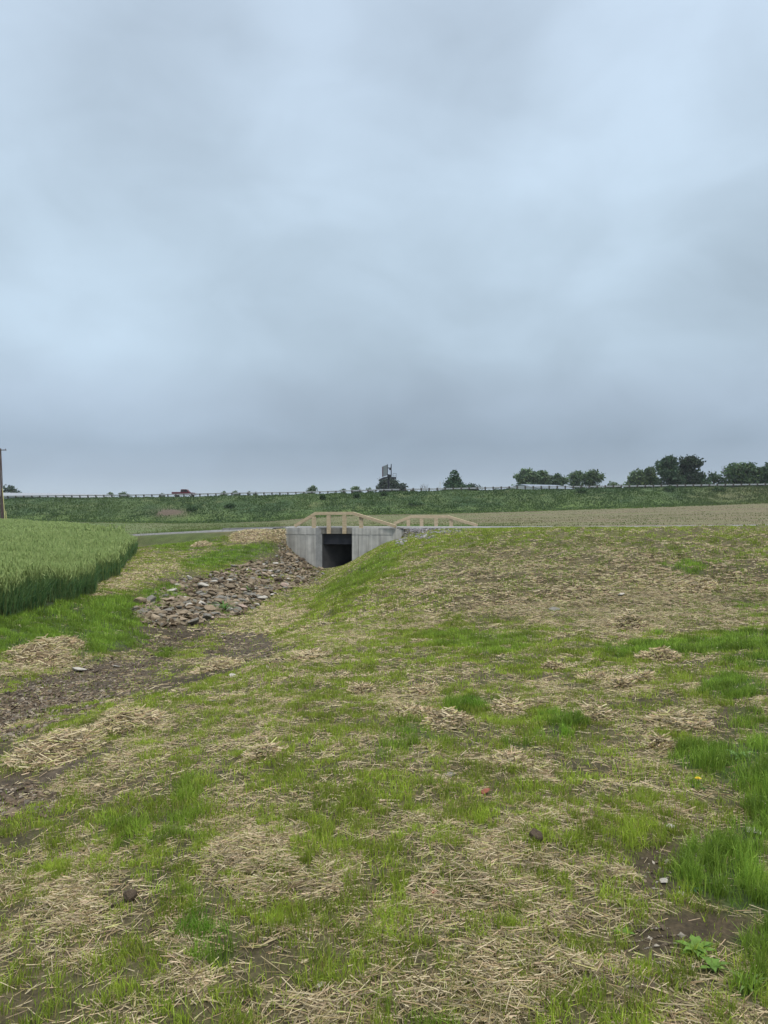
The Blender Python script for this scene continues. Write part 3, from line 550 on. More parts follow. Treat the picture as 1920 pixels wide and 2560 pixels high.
# foreground clods, bricks, stones
for (px, py, sz, kd, lb, nm, ct, fl) in [
    (1340, 2108, .085, 'dark', 'dark brown clod of earth standing up out of the straw', 'earth_clod', 'clod', 1.5), (325, 2252, .075, 'dark', 'upright dark earth clod beside pale straw at the lower left', 'earth_clod', 'clod', 1.8), (290, 2275, .05, 'dark', 'low dark earth lump just left of the upright clod', 'earth_clod', 'clod', 1.0),
    (1660, 2214, .042, 'pale', 'white stone on the bare soil at the lower right', 'stone', 'stone', .8), (1664, 2199, .013, 'pale', 'tiny round white pebble above the white stone', 'stone', 'stone', 1), (1705, 2250, .035, 'pale', 'chalky stone at the edge of the tall grass, right of the white stone', 'stone', 'stone', .6),
    (1612, 2220, .025, 'tan', 'small tan stone left of the white stone on bare soil', 'stone', 'stone', .8), (1590, 2415, .018, 'tan', 'small tan pebble on the bare soil patch near the bottom', 'stone', 'stone', .8), (1680, 2070, .06, 'pale', 'flat grey-white stone beside the soil patch at mid right', 'stone', 'stone', .4), (1885, 2090, .09, 'pale', 'large pale stone half hidden in the tall grass at the right edge', 'stone', 'stone', .6),
    (1290, 1990, .07, 'tan', 'pale tan stone lying in the straw right of the brick piece', 'stone', 'stone', .6), (1125, 1940, .09, 'grey', 'flat grey stone half sunk in straw and grass in the middle', 'stone', 'stone', .4), (1060, 1887, .09, 'grey', 'grey stone in the grass just below the straw heaps', 'stone', 'stone', .5),
    (198, 1678, .22, 'pale', 'white oval stone on the muddy channel bank at the left', 'stone', 'stone', .5), (238, 1680, .15, 'dark', 'dark flat stone beside the white oval one on the mud', 'stone', 'stone', .4), (290, 1668, .12, 'pale', 'small white stone right of the white oval one', 'stone', 'stone', .6), (490, 1577, .2, 'tan', 'flat tan stone on the mud below the rock apron', 'stone', 'stone', .4), (560, 1586, .13, 'grey', 'grey stone on the mud right of the flat tan one', 'stone', 'stone', .5),
    (583, 1692, .11, 'pale', 'white stone on the dark mud of the channel bend', 'stone', 'stone', .5), (530, 1758, .09, 'grey', 'grey stone in the grass below the channel bend', 'stone', 'stone', .5), (1387, 1528, .22, 'grey', 'grey stone lying in the straw of the right bank', 'stone', 'stone', .5), (1553, 1496, .16, 'pale', 'white stone on the straw covered right bank', 'stone', 'stone', .7), (800, 2480, .04, 'pale', 'pale stone chip among straw near the bottom centre', 'stone', 'stone', .7), (470, 2483, .04, 'tan', 'flat tan stone chip among straw near the bottom left', 'stone', 'stone', .4)]:
    place_rock(px, py, sz, kd, lb, fl=fl, name=nm, cat=ct, sink=.1)
RM['brick'] = rockmat('red_brick', (.22, .07, .045), (.36, .14, .09))
for (px, py, sz, lb) in [(1212, 1984, .075, 'red brick fragment lying in the straw, upper one of two'), (1086, 2250, .05, 'orange-red brick chip in the straw, lower one of two')]:
    place_rock(px, py, sz, 'brick', lb, fl=.7, name='brick_fragment', cat='brick piece', sink=.0)

# ================================================================== grass blades and straw
def build_blades(name, x, y, z, h, w, col, lean=.35, tri=False, mat=None, parent=None):
    n_ = len(x); a_ = rng.uniform(0, 2*np.pi, n_); la = rng.uniform(0, 2*np.pi, n_); ln = np.abs(rng.normal(0, lean, n_))*h
    wx, wy = np.cos(a_)*w/2, np.sin(a_)*w/2; lx, ly = np.cos(la)*ln, np.sin(la)*ln
    b = np.stack([x, y, z], -1); wv = np.stack([wx, wy, np.zeros(n_)], -1)
    mid = b+np.stack([lx*.3, ly*.3, h*.55], -1); tip = b+np.stack([lx, ly, h*np.sqrt(np.clip(1-(ln/h)**2*.5, .3, 1))], -1)
    if tri:
        V = np.stack([b-wv, b+wv, tip], 1); k = 3; L_ = (np.arange(n_)[:, None]*3+np.array([0, 1, 2])).ravel(); cn = np.full(n_, 3)
        C = np.repeat(col, 3, axis=0)
    else:
        V = np.stack([b-wv, b+wv, mid+wv*.8, mid-wv*.8, tip], 1); k = 5
        L_ = (np.arange(n_)[:, None]*5+np.array([0, 1, 2, 3, 3, 2, 4])).ravel(); cn = np.tile([4, 3], n_); C = np.repeat(col, 5, axis=0)
    return mesh_np(name, V.reshape(-1, 3), L_, cn, mat or M_blade, parent, col=C)
def straw_arrays(x, y, z, ln, rad, pitch, az=None, bend=True):
    n_ = len(x); az = rng.uniform(0, 2*np.pi, n_) if az is None else az
    dv = np.stack([np.cos(az)*np.cos(pitch), np.sin(az)*np.cos(pitch), np.sin(pitch)], -1)
    sd = np.stack([-np.sin(az), np.cos(az), np.zeros(n_)], -1); up = np.cross(dv, sd)
    c0 = np.stack([x, y, z], -1)-dv*(ln/2)[:, None]; c1 = c0+dv*ln[:, None]
    V = []
    for c_ in (c0, c1):
        for k in range(3):
            th = k*2*np.pi/3+np.pi/2; V.append(c_+(sd*math.cos(th)+up*math.sin(th))*rad[:, None])
    V = np.stack(V, 1); q_ = np.array([0, 1, 4, 3, 1, 2, 5, 4, 2, 0, 3, 5])
    return V.reshape(-1, 3), (np.arange(n_)[:, None]*6+q_).ravel(), np.full(n_*3, 4)
def straw_cols(n_, g=0):
    t_ = rng.random((n_, 1)); c_ = np.array([.33, .26, .125])*(1-t_)+np.array([.74, .64, .43])*t_
    dk = rng.random((n_, 1)) < .38; c_ = np.where(dk, c_*.42, c_); pk = rng.random((n_, 1)) < .22; c_ = np.where(pk, c_*np.array([1.0, .88, .92]), c_); gr_ = rng.random((n_, 1)) < .15; c_ = np.where(gr_, c_*np.array([.8, .95, .6]), c_)
    return c_*rng.uniform(.75, 1.12, (n_, 1))
def scatter(d0, d1, dens, margin=1.28):
    A = .5*margin*(d1**2-d0**2)+2.4*(d1-d0); n_ = int(A*dens); y_ = np.sqrt(rng.uniform(d0**2, d1**2, n_)); x_ = (rng.uniform(-1, 1, n_))*(y_*.5*margin+1.2)
    return x_, y_
def filt(x, y):
    s_ = (x-C0[0])*U[0]+(y-C0[1])*U[1]; q_ = (x-C0[0])*NN[0]+(y-C0[1])*NN[1]
    return ~(in_tunnel(x, y, .5) | (q_ > -.15) | inpoly(x, y, WP))
bands = [(2.0, 4.2, 24000, 15000, .0032, .0016, 1), (4.2, 7.5, 12500, 8000, .0042, .0020, 1), (7.5, 14, 6500, 4000, .0065, .0031, 1), (14, 24, 2300, 1000, .011, .0068, 1.35), (24, 40, 950, 380, .018, .009, 1.2)]
for bi, (d0, d1, gd, sd_, gw, sr, hs) in enumerate(bands):
    # grass
    x, y = scatter(d0, d1, gd); k = filt(x, y); x, y = x[k], y[k]; z = HW(x, y); S, G, L, B = fields(x, y, z)
    tuft = np.clip((vnoise(x, y, .07*(1+bi*.6), 81)-.35)*3, .12, 1.3)
    k = rng.random(len(x)) < np.clip(G*tuft, 0, 1); x, y, z, S, G, L = x[k], y[k], z[k], S[k], G[k], L[k]
    n_ = len(x); hv = (.018+.03*rng.random(n_)+.03*G*rng.random(n_)+L*(.015+.045*rng.random(n_)))*hs*(.7+.6*vnoise(x, y, .25, 83))
    t_ = rng.random((n_, 1)); yg = np.array([.38, .47, .055])*(1-t_)+np.array([.23, .34, .045])*t_; lg = np.array([.15, .28, .035])*(1-t_)+np.array([.30, .43, .06])*t_
    Lw = np.clip(L*1.1, 0, 1)[:, None]; c_ = yg*(1-Lw)+lg*Lw
    dkm = blobs(*disp(x, y, z), [(440, 2020, 80, 50), (1030, 1520, 50, 16), (1200, 1590, 60, 18, 0, .6), (870, 1585, 50, 16, 0, .6)])[:, None]
    c_ = c_*(1-dkm)+np.array([.15, .29, .03])*dkm
    slm = blobs(*disp(x, y, z), [(1330, 1260, 500, 110, 2)])[:, None]*(1-Lw); c_ = c_*(1-slm*np.array([.30, .24, .1]))
    c_ = c_*rng.uniform(.6, 1.2, (n_, 1))*(.6+.75*vnoise(x, y, .11*(1+bi*.5), 131))[:, None]; dry_ = rng.random((n_, 1)) < .10*(1-Lw); c_ = np.where(dry_, np.array([.3, .26, .1]), c_)
    o_ = build_blades('grass', x, y, z-.004, hv, np.full(n_, gw)*rng.uniform(.7, 1.3, n_), c_, lean=.5)
    tag(o_, ['short green grass and seedlings in the nearest strip of ground', 'green grass sprouting through straw a few steps ahead', 'patchy green grass before the foot of the bank', 'grass on the straw covered bank and around the rock apron', 'grass on the upper bank just before the path'][bi], 'grass', kind='stuff')
    # straw
    x, y = scatter(d0, d1, sd_); k = filt(x, y); x, y = x[k], y[k]; z = HW(x, y); S, G, L, B = fields(x, y, z)
    cl_ = np.clip((vnoise(x, y, .16*(1+bi*.5), 91)-.25)*2.4, .15, 1.25); k = rng.random(len(x)) < np.clip(S*S*cl_*1.15+S*.2, 0, 1)
    x, y, z, S = x[k], y[k], z[k], S[k]; n_ = len(x)
    pile = S*S*(.010+.024*vnoise(x, y, .3, 95)); ln = rng.uniform(.025, .105, n_)*(.8+.5*rng.random(n_))*(hs+.15*(bi > 1))
    V, Lp, Cn = straw_arrays(x, y, z+.004+rng.random(n_)**1.5*pile*1.3, ln, sr*rng.uniform(.5, 1.15, n_), rng.normal(0, .16, n_))
    o_ = mesh_np('straw', V, Lp, Cn, M_straw, col=np.repeat(straw_cols(n_)*(1-.12*blobs(*disp(x, y, z), [(1330, 1260, 500, 110, 2)]))[:, None], 6, axis=0))
    tag(o_, ['loose pale straw mulch strewn on the nearest ground', 'pale straw mulch strewn a few steps ahead', 'straw mulch before the foot of the bank', 'straw mulch over the lower bank and around the rocks', 'straw mulch on the upper bank near the path'][bi], 'straw', kind='stuff')
# ---- straw heaps one can count
def heap(px, py, wpx, hpx, label, n_=None):
    D = ground_D(px, py); x0 = (px-960)/F*D; w = wpx/F*D; h = hpx/F*D; dp = w*1.1; n_ = n_ or int(500+900*min(w, 1.2))
    a_ = rng.uniform(0, 2*np.pi, n_); r_ = np.sqrt(rng.random(n_)); x = x0+np.cos(a_)*r_*w/2; y = D+w*.3+np.sin(a_)*r_*dp/2; z = HW(x, y)
    prof = np.clip(1-r_**2, 0, 1)*(.6+.6*vnoise(x, y, w*.3, int(px))); zz = z+prof*h*(rng.random(n_)**.6)
    ln = rng.uniform(.04, .15, n_)*(1+.02*D); V, Lp, Cn = straw_arrays(x-x0, y-D, zz-float(HW(x0, D)), ln, np.full(n_, .0022+.00022*D), rng.normal(0, .28, n_))
    o_ = mesh_np('straw_heap', V, Lp, Cn, M_straw, col=np.repeat(straw_cols(n_)*1.04, 6, axis=0)); o_.location = (x0, D, float(HW(x0, D)))
    # dark matted core so that the heap is not see-through
    bm = bmesh.new(); nr, ns = 5, 14; vs_ = [[bm.verts.new((0, w*.3, h*.55+float(HW(x0, D+w*.3))-o_.location.z))]]
    for i in range(1, nr+1):
        ring = []
        for j in range(ns):
            an = j/ns*2*math.pi; rr_ = i/nr*.92; xx = math.cos(an)*rr_*w/2; yy_ = w*.3+math.sin(an)*rr_*dp/2
            ring.append(bm.verts.new((xx, yy_, float(HW(x0+xx, D+yy_))-o_.location.z-.01+(1-rr_**2)*h*.6*random.uniform(.7, 1.1))))
        vs_.append(ring)
    for j in range(ns): bm.faces.new((vs_[0][0], vs_[1][j], vs_[1][(j+1) % ns]))
    for i in range(1, nr):
        for j in range(ns): bm.faces.new((vs_[i][j], vs_[i+1][j], vs_[i+1][(j+1) % ns], vs_[i][(j+1) % ns]))
    bm_obj('matted_core', bm, M_core, o_, True)
    return tag(o_, label, 'straw heap', 'straw heaps')
M_core = m_noise('matted_straw', (.14, .10, .06), (.34, .26, .16), scale=22, rough=.95, bump=.8, bscale=50, stretch=(1, 3, 1))
for h_ in [(85, 1655, 170, 45, 'wide flattened straw heap on the left bank above the muddy channel'), (150, 1625, 90, 28, 'straw tuft topping the back of the left bank heap'), (540, 1672, 120, 26, 'straw heap on the grassy island in the channel bend'), (110, 1905, 240, 50, 'long straw heap along the wet channel at the left'), (300, 1822, 180, 34, 'straw heap behind the long left one, beside the channel'),
    (1120, 1822, 105, 42, 'rounded orange straw heap in the middle ground'), (1035, 1795, 100, 20, 'low straw heap left behind the rounded orange one'), (1270, 1785, 90, 26, 'straw heap right behind the rounded orange one'), (1492, 1795, 75, 24, 'small domed straw heap between two green tufts'), (1715, 1818, 140, 30, 'wide pale straw heap toward the right edge'), (1665, 1655, 90, 26, 'pointed straw heap in front of the tall green strip'), (1620, 1650, 40, 14, 'small straw tuft left of the pointed heap'),
    (1558, 1720, 45, 24, 'small upright straw heap in the middle right'), (1500, 1700, 80, 16, 'flat straw heap left of the small upright one'), (1610, 1705, 50, 20, 'low straw heap right of the small upright one'), (1275, 1920, 90, 30, 'dull brown straw heap below the domed heap'), (1650, 1870, 50, 20, 'small reddish straw heap below the wide pale one'), (1580, 1575, 90, 40, 'tall straw heap at the foot of the right bank'), (905, 1735, 45, 12, 'small straw tuft left of the middle heaps'), (1060, 1738, 90, 18, 'flat straw heap behind the low middle one'), (770, 1645, 90, 18, 'straw heap beside the bend of the mud'),
    (1385, 1680, 40, 20, 'upright straw tuft in the green strip'), (620, 1348, 110, 7, 'orange brown straw heap by the path left of the wing wall'), (690, 1349, 60, 8, 'small straw heap touching the left wing wall'), (500, 1367, 50, 12, 'small straw tuft on the grass left of the orange heap'), (1755, 1478, 110, 22, 'straw heap high on the right bank'), (660, 1895, 90, 24, 'pinkish straw tuft in the left foreground')]:
    heap(*h_)

# ================================================================== wheat field
def wheat_band(d0, d1, dens, w, nb, label):
    n_ = int(dens*(d1-d0)*(abs(WP[:, 0]).max()*1.0)); y = rng.uniform(d0, d1, n_*2); x = rng.uniform(-1.0, 0, n_*2)*(y*.62+2)
    k = inpoly(x+(fbm(x, y, 1.2, 141)-.5)*1.1, y, WP) & (np.abs(y-np.interp(960+F*x/y, PTH[:, 0], PTH[:, 1])) > 2.6); x, y = x[k][:n_], y[k][:n_]; z = HW(x, y); m_ = len(x)
    hh = .74*(.84+.25*vnoise(x, y, 1.3, 111))*rng.uniform(.72, 1.1, m_)
    # leaf blades: start part-way up the stalk, blue green and long
    rep = nb; xs = np.repeat(x, rep)+rng.normal(0, .02, m_*rep); ys = np.repeat(y, rep)+rng.normal(0, .02, m_*rep); hr = np.repeat(hh, rep); s0 = rng.uniform(.0, .55, m_*rep)
    zs = np.repeat(z, rep)+s0*hr; bl = hr*(1-s0)*rng.uniform(.5, .95, m_*rep); t_ = rng.random((m_*rep, 1))
    cB = np.array([.055, .14, .055])*(1-t_)+np.array([.15, .24, .075])*t_
    build = build_blades('wheat', xs, ys, zs, bl, np.full(m_*rep, w), cB, lean=.45)
    # stalk with its pale ear
    t_ = rng.random((m_, 1)); cE = (np.array([.30, .41, .14])*(1-t_)+np.array([.42, .51, .20])*t_)
    a_ = rng.uniform(0, 2*np.pi, m_); az = rng.uniform(0, 2*np.pi, m_); ln_ = rng.uniform(.09, .13, m_)*1.2
    V, Lp, Cn = straw_arrays(x, y, z+hh+.01, ln_, np.full(m_, w*.62), rng.normal(1.25, .25, m_), az)
    V2, Lp2, Cn2 = straw_arrays(x, y, z+hh*.5, hh, np.full(m_, w*.2), np.full(m_, 1.5), az)
    Vv = np.concatenate([V, V2]); LL = np.concatenate([Lp, Lp2+len(V)]); CC = np.concatenate([Cn, Cn2])
    cs = np.concatenate([np.repeat(cE, 6, axis=0), np.repeat(np.array([[.24, .30, .10]])*np.ones((m_, 1)), 6, axis=0)])
    e_ = mesh_np('wheat_ears', Vv, LL, CC, M_blade, col=cs)
    tag(build, label, 'wheat', kind='stuff'); tag(e_, label.replace('leaves', 'stalks and ears'), 'wheat', kind='stuff')
wheat_band(10.5, 22, 75, .011, 5, 'blue green wheat leaves at the near edge of the field')
wheat_band(22, 45, 22, .02, 4, 'wheat leaves in the middle of the field')
wheat_band(45, 130, 7, .05, 3, 'wheat leaves in the far part of the field')

# ================================================================== weeds on the highway embankment and field
def weeds(name, n_, d0, d1, h, w, c1, c2, label, pxr=(-500, 2500), mask=None):
    y = rng.uniform(d0, d1, n_); px = rng.uniform(pxr[0], pxr[1], n_); x = (px-960)/F*y; k = ~inpoly(x, y, WP)
    if mask is not None: k &= mask(px, x, y)
    x, y = x[k], y[k]; z = HW(x, y); m_ = len(x); t_ = np.clip(fbm(x, y, 6, 121)[:, None]*1.6-.35+rng.normal(0, .16, (m_, 1)), 0, 1)
    c_ = np.array(c1)*(1-t_)+np.array(c2)*t_; rg = sm(1650, 1850, 960+F*x/y)[:, None]*.5*rng.random((m_, 1)); c_ = c_*(1-rg)+np.array([.17, .15, .08])*rg
    tag(build_blades(name, x, y, z-.03, rng.uniform(.5, 1.2, m_)*h*(.5+vnoise(x, y, 3, 7)), rng.uniform(.5, 1.3, m_)*w, c_, lean=.5, tri=True), label, 'grass', kind='stuff')
nb_ = lambda px, x, y: np.exp(-(((px-425)/40)**2+((y-168.5)/2.6)**2)) < .35*rng.random(len(x))+.3
weeds('embankment_grass', 110000, 161, 184, .34, .22, (.085, .14, .04), (.045, .088, .03), 'rough dark green grass and weeds on the highway embankment', mask=nb_)
weeds('field_edge_grass', 9000, 152, 163, .3, .4, (.13, .2, .05), (.07, .12, .04), 'lighter green grass along the foot of the embankment')
weeds('field_stubble', 40000, 47, 150, .09, .13, (.16, .15, .07), (.11, .18, .05), 'sparse stubble and weeds on the bare brown field', pxr=(430, 2500))
weeds('meadow_strip_grass', 9000, 47, 150, .12, .14, (.15, .2, .06), (.11, .15, .06), 'thin yellowish grass on the strip behind the crop and path', pxr=(180, 700))
weeds('path_verge_grass', 9000, 44.9, 60, .12, .05, (.12, .19, .04), (.09, .15, .04), 'green grass verge behind the path', pxr=(300, 1300))

# ================================================================== shrubs and trees
def crown(name, lobes, nleaf, ls, base, parent, seed=0):
    """leaf clumps spread through the volume of several lobes"""
    rg = np.random.default_rng(seed); vol = np.array([l[3]*l[4]*l[5] for l in lobes])**.75; vol /= vol.sum()
    ids = rg.choice(len(lobes), nleaf, p=vol); Lb = np.array(lobes)[ids]; dv = rg.normal(0, 1, (nleaf, 3)); dv /= np.linalg.norm(dv, axis=1)[:, None]
    rad = rg.random(nleaf)**.42; bump = 1+.28*np.sin(dv[:, 0]*6+ids)*np.sin(dv[:, 2]*7+ids*2)+.18*rg.normal(0, 1, nleaf)*.6
    Pp = Lb[:, :3]+dv*Lb[:, 3:6]*(rad*bump)[:, None]
    # drop leaves in random gaps
    gp = Lb[:, :3][:, 0]*0; hole = np.zeros(nleaf, bool)
    for _ in range(max(3, len(lobes))):
        c_ = Pp[rg.integers(nleaf)]; hole |= np.linalg.norm(Pp-c_, axis=1) < .13*np.mean(Lb[:, 3])*rg.uniform(.8, 2.2)
    k = ~hole; Pp = Pp[k]; idk = ids[k]; n_ = len(Pp)
    u_ = rg.normal(0, 1, (n_, 3)); u_ /= np.linalg.norm(u_, axis=1)[:, None]; w_ = np.cross(u_, rg.normal(0, 1, (n_, 3))); w_ /= np.linalg.norm(w_, axis=1)[:, None]
    s_ = ls*rg.uniform(.5, 1.25, (n_, 1)); V = np.stack([Pp-u_*s_, Pp+w_*s_*.6, Pp+u_*s_, Pp-w_*s_*.6], 1).reshape(-1, 3)
    c_ = np.array(base)*rg.uniform(.65, 1.35, (n_, 1))*(1+.25*np.sin(idk*2.4))[:, None]; yl = rg.random((n_, 1)) < .15; c_ = np.where(yl, c_*np.array([1.5, 1.3, .9]), c_)
    return mesh_np(name, V, np.arange(n_*4), np.full(n_, 4), M_leaf, parent, col=np.repeat(c_, 4, axis=0))
def tree(px0, px1, ytop, D, label, base=(.05, .085, .035), shape='round', dens=1.0, group='trees beyond the highway', ybase=None, seed=None):
    s_ = D/F; cx = (px0+px1)/2; w = (px1-px0)*s_; zt = zpx(ytop, D); x0 = (cx-960)/F*D; z0 = float(HW(x0, D)); H_ = zt-z0
    sd0 = seed or int(px0*7+ytop); rg = random.Random(sd0); root = empty('tree', (x0, D, z0)); tag(root, label, 'tree', group)
    w *= 1.13; zc = max(H_-w*1.15, H_*.08); lobes = []
    if shape == 'round':
        nl = 17
        for i in range(nl):
            an = i*2.4+rg.uniform(-.5, .5); f_ = math.sqrt((i+.5)/nl); zz = zc+(H_-zc)*(1-.85*f_*rg.uniform(.35, 1.15))
            lr = w*.17*rg.uniform(.65, 1.4); lobes.append((math.cos(an)*f_*w*.36, math.sin(an)*f_*w*.36, min(zz, H_-lr*.85), lr*1.1, lr, lr*rg.uniform(.65, .95)))
        lobes += [(f_*w, 0, H_*.28, w*.2, w*.2, H_*.24) for f_ in (-.3, 0, .3)]; lobes.append((rg.uniform(-.1, .1)*w, 0, H_-w*.2, w*.15, w*.15, w*.16)); lobes.append((0, 0, (zc+H_)/2, w*.30, w*.30, (H_-zc)*.36))
    elif shape == 'cone':
        for i in range(10):
            f_ = i/9; lr = w*(.42-.30*f_)*rg.uniform(.75, 1.1); off = (1-f_)*w*.2; lobes.append((rg.uniform(-1, 1)*off, rg.uniform(-1, 1)*off, H_*.25+(H_*.72)*f_-lr*.2, lr, lr, lr*.8))
    elif shape == 'wide':
        nl = 12
        for i in range(nl):
            fx = (i/(nl-1)-.5); hh = 1-abs(fx+rg.uniform(-.1, .1))**1.7*1.6; lr = (H_-2)*.24*rg.uniform(.8, 1.2); lobes.append((fx*w*.86, rg.uniform(-.2, .2)*w*.4, max(H_*.3, H_*hh-lr), lr*1.15, lr*1.15, lr))
            lobes.append((fx*w*.8, 0, H_*.3, lr*1.3, lr*1.3, H_*.28))
    nleaf = int(min(5200, max(350, 46*w*H_*.6))*dens)
    crown('crown', lobes, nleaf, max(.24, .028*min(w, H_)+.2), base, root, sd0)
    bm = bmesh.new(); add_tube(bm, [(0, 0, -.3), (rg.uniform(-.1, .1), 0, H_*.3), (rg.uniform(-.2, .2), 0, H_*.75)], [w*.035+.06, w*.025+.05, .04], 7)
    for k in range(5):
        an = k*1.3+rg.random(); h0 = H_*(.25+.08*k); add_tube(bm, [(0, 0, h0), (math.cos(an)*w*.16, math.sin(an)*w*.16, h0+H_*.16), (math.cos(an)*w*.3, math.sin(an)*w*.3, h0+H_*.25)], [w*.015+.04, w*.01+.03, .02], 5)
    bm_obj('trunk', bm, M_bark, root); return root
FARG = (.11, .17, .085); MIDG = (.095, .155, .065); DARK = (.05, .10, .05)
tree(-10, 54, 1213, 300, 'dark green tree behind the utility pole at the far left', (.04, .075, .04), 'wide')
tree(264, 288, 1230, 420, 'small pale green tree just right of the long white shed', FARG)
tree(293, 326, 1228, 420, 'twin-lobed small tree, second to the right of the long white shed', FARG)
tree(393, 418, 1232, 430, 'faint low tree just left of the red pickup', (.1, .13, .09))
tree(549, 569, 1226, 400, 'small tree, third to the right of the pickup hood', FARG)
tree(580, 599, 1225, 400, 'small dark tree, halfway between pickup and billboard on the left part', MIDG)
tree(617, 628, 1228, 400, 'tiny bushy tree beside a second tiny one above the guardrail', MIDG)
tree(632, 645, 1229, 400, 'tiny rounded tree left of the longer gap above the guardrail', FARG)
tree(766, 796, 1213, 330, 'lone bushy tree above the near wooden railing', MIDG)
tree(849, 866, 1221, 330, 'small round tree at the left of the row before the billboard', FARG)
tree(870, 912, 1213, 330, 'broad low tree left of the billboard', MIDG)
tree(912, 936, 1218, 330, 'round small tree nearest the billboard on its left', FARG)
tree(944, 1000, 1193, 345, 'tall part of the dark tree mass standing behind the billboard', (.045, .075, .045), 'round', 1.5)
tree(985, 1024, 1206, 345, 'lower tree sloping away right behind the billboard', (.045, .075, .045), 'round', 1.3)
tree(1023, 1041, 1219, 330, 'small yellowish bush tree right of the billboard trees', (.12, .12, .06), 'round', .7)
tree(1101, 1172, 1176, 240, 'dark cone-shaped tree near the centre standing above the guardrail', DARK, 'cone', 1.6)
tree(1150, 1206, 1208, 245, 'low dark tree stepping down right of the cone-shaped one', (.04, .07, .04), 'round', 1.2)
tree(1280, 1352, 1170, 300, 'rounded green tree behind the left end of the blue grey roofs', (.09, .155, .07), 'round', 1.6)
tree(1325, 1384, 1174, 305, 'tall green tree in the middle of the clump above the roofs', (.085, .145, .065), 'round', 1.6)
tree(1368, 1416, 1182, 300, 'shorter green tree closing the clump above the roofs on the right', (.08, .14, .065), 'round', 1.5)
tree(1412, 1468, 1175, 270, 'airy green tree over the right end of the roofs', (.09, .15, .07), 'round', .9)
tree(1455, 1508, 1172, 270, 'airy two-topped green tree right of the roofs', (.09, .15, .07), 'round', .9)
tree(1510, 1557, 1204, 290, 'low small tree in the gap between the big tree groups', MIDG)
tree(1560, 1620, 1172, 260, 'broad domed willow-like green tree left of the tallest dark trees', (.10, .16, .075), 'round', 1.4)
tree(1598, 1652, 1166, 262, 'right half of the broad domed green pair before the tallest trees', (.10, .16, .075), 'round', 1.4)
tree(1642, 1704, 1137, 250, 'tallest dark tree on the right with a ragged crown', DARK, 'round', 1.7)
tree(1692, 1760, 1140, 252, 'tall dark tree leaning right of the tallest one', (.035, .065, .035), 'round', 1.7)
tree(1748, 1818, 1180, 250, 'lower dark green trees sloping right of the tallest pair', (.06, .115, .055), 'wide', 1.2)
tree(1815, 1906, 1153, 245, 'wide green tree near the right edge', (.07, .13, .055), 'round', 1.7)
tree(1896, 1990, 1150, 240, 'dark tree cut by the right edge of the photo', (.055, .105, .05), 'round', 1.7)
tree(1980, 2100, 1158, 240, 'dark tree beyond the right edge', (.055, .105, .05), 'round', 1.2)
def bare_tree(px, ytop, D, w, label, n_=9):
    x0 = (px-960)/F*D; z0 = float(HW(x0, D)); H_ = zpx(ytop, D)-z0; root = empty('bare_tree', (x0, D, z0)); tag(root, label, 'tree', 'leafless trees beyond the highway'); rg = random.Random(int(px))
    bm = bmesh.new(); add_tube(bm, [(0, 0, -.3), (0, 0, H_*.35)], [.14, .1], 6); bm_obj('trunk', bm, M_greybark, root)
    bm = bmesh.new()
    for k in range(n_):
        xe = (k/(n_-1)-.5)*w*rg.uniform(.7, 1.2); ye = rg.uniform(-.5, .5)*w; zt = H_*rg.uniform(.75, 1)
        add_tube(bm, [(0, 0, H_*.3), (xe*.6, ye*.6, H_*.55), (xe, ye, zt)], [.07, .045, .02], 4)
        for j in range(4):
            f_ = rg.uniform(.45, .9); b0 = Vector((xe*f_, ye*f_, H_*(.3+.6*f_)*.95)); add_tube(bm, [b0, b0+Vector((rg.uniform(-1, 1)*w*.2, rg.uniform(-1, 1)*w*.2, H_*.16))], [.035, .015], 3)
    bm_obj('branches', bm, M_greybark, root)
M_greybark = m_flat('grey_bark', (.16, .15, .15), .9)
bare_tree(1060, 1206, 300, 3.6, 'leafless grey tree right of the billboard'); bare_tree(1094, 1214, 300, 1.6, 'thin leafless sapling left of the white pole', 5); bare_tree(1813, 1160, 250, 2.6, 'leafless tree between the two dark tree groups at the right'); bare_tree(1776, 1172, 258, 2.2, 'leafless twigs rising behind the lower dark trees', 6)
def shrub(px, py, D, w, h, label, base=(.04, .085, .03)):
    x0 = (px-960)/F*D; z0 = float(HW(x0, D)); root = empty('shrub', (x0, D, z0)); tag(root, label, 'shrub', 'shrubs on the embankment')
    crown('foliage', [(0, 0, h*.5, w*.45, w*.45, h*.5), (w*.2, 0, h*.4, w*.3, w*.3, h*.4), (-w*.25, 0, h*.35, w*.3, w*.3, h*.35)], 420, .16, base, root, int(px))
for (px, D, w, h, lb) in [(892, 176, 1.7, 1.4, 'round dark shrub on the embankment above the near railing, right one of the pair'), (807, 175, 1.5, 1.4, 'round dark shrub on the embankment above the near railing, left one of the pair'), (961, 176.5, 1.7, 1.2, 'dark shrub on the embankment below the billboard'), 
    (1455, 177, 2.6, 1.3, 'dark low shrub on the embankment right of the roofs'), (1675, 176, 3.0, 1.6, 'bright bushy shrub on the embankment under the tallest trees'), (480, 170, 2.4, .9, 'dark bramble beside the bare brown patch'), (1800, 175, 3.5, 1.1, 'dark bramble at the far right of the embankment'), (575, 172, 2.6, 1.0, 'dark bramble right of the bare brown patch'), (1040, 169, 4, 1.1, 'dark ivy-like bramble above the far railing')]:
    shrub(px, 0, D, w, h, lb)

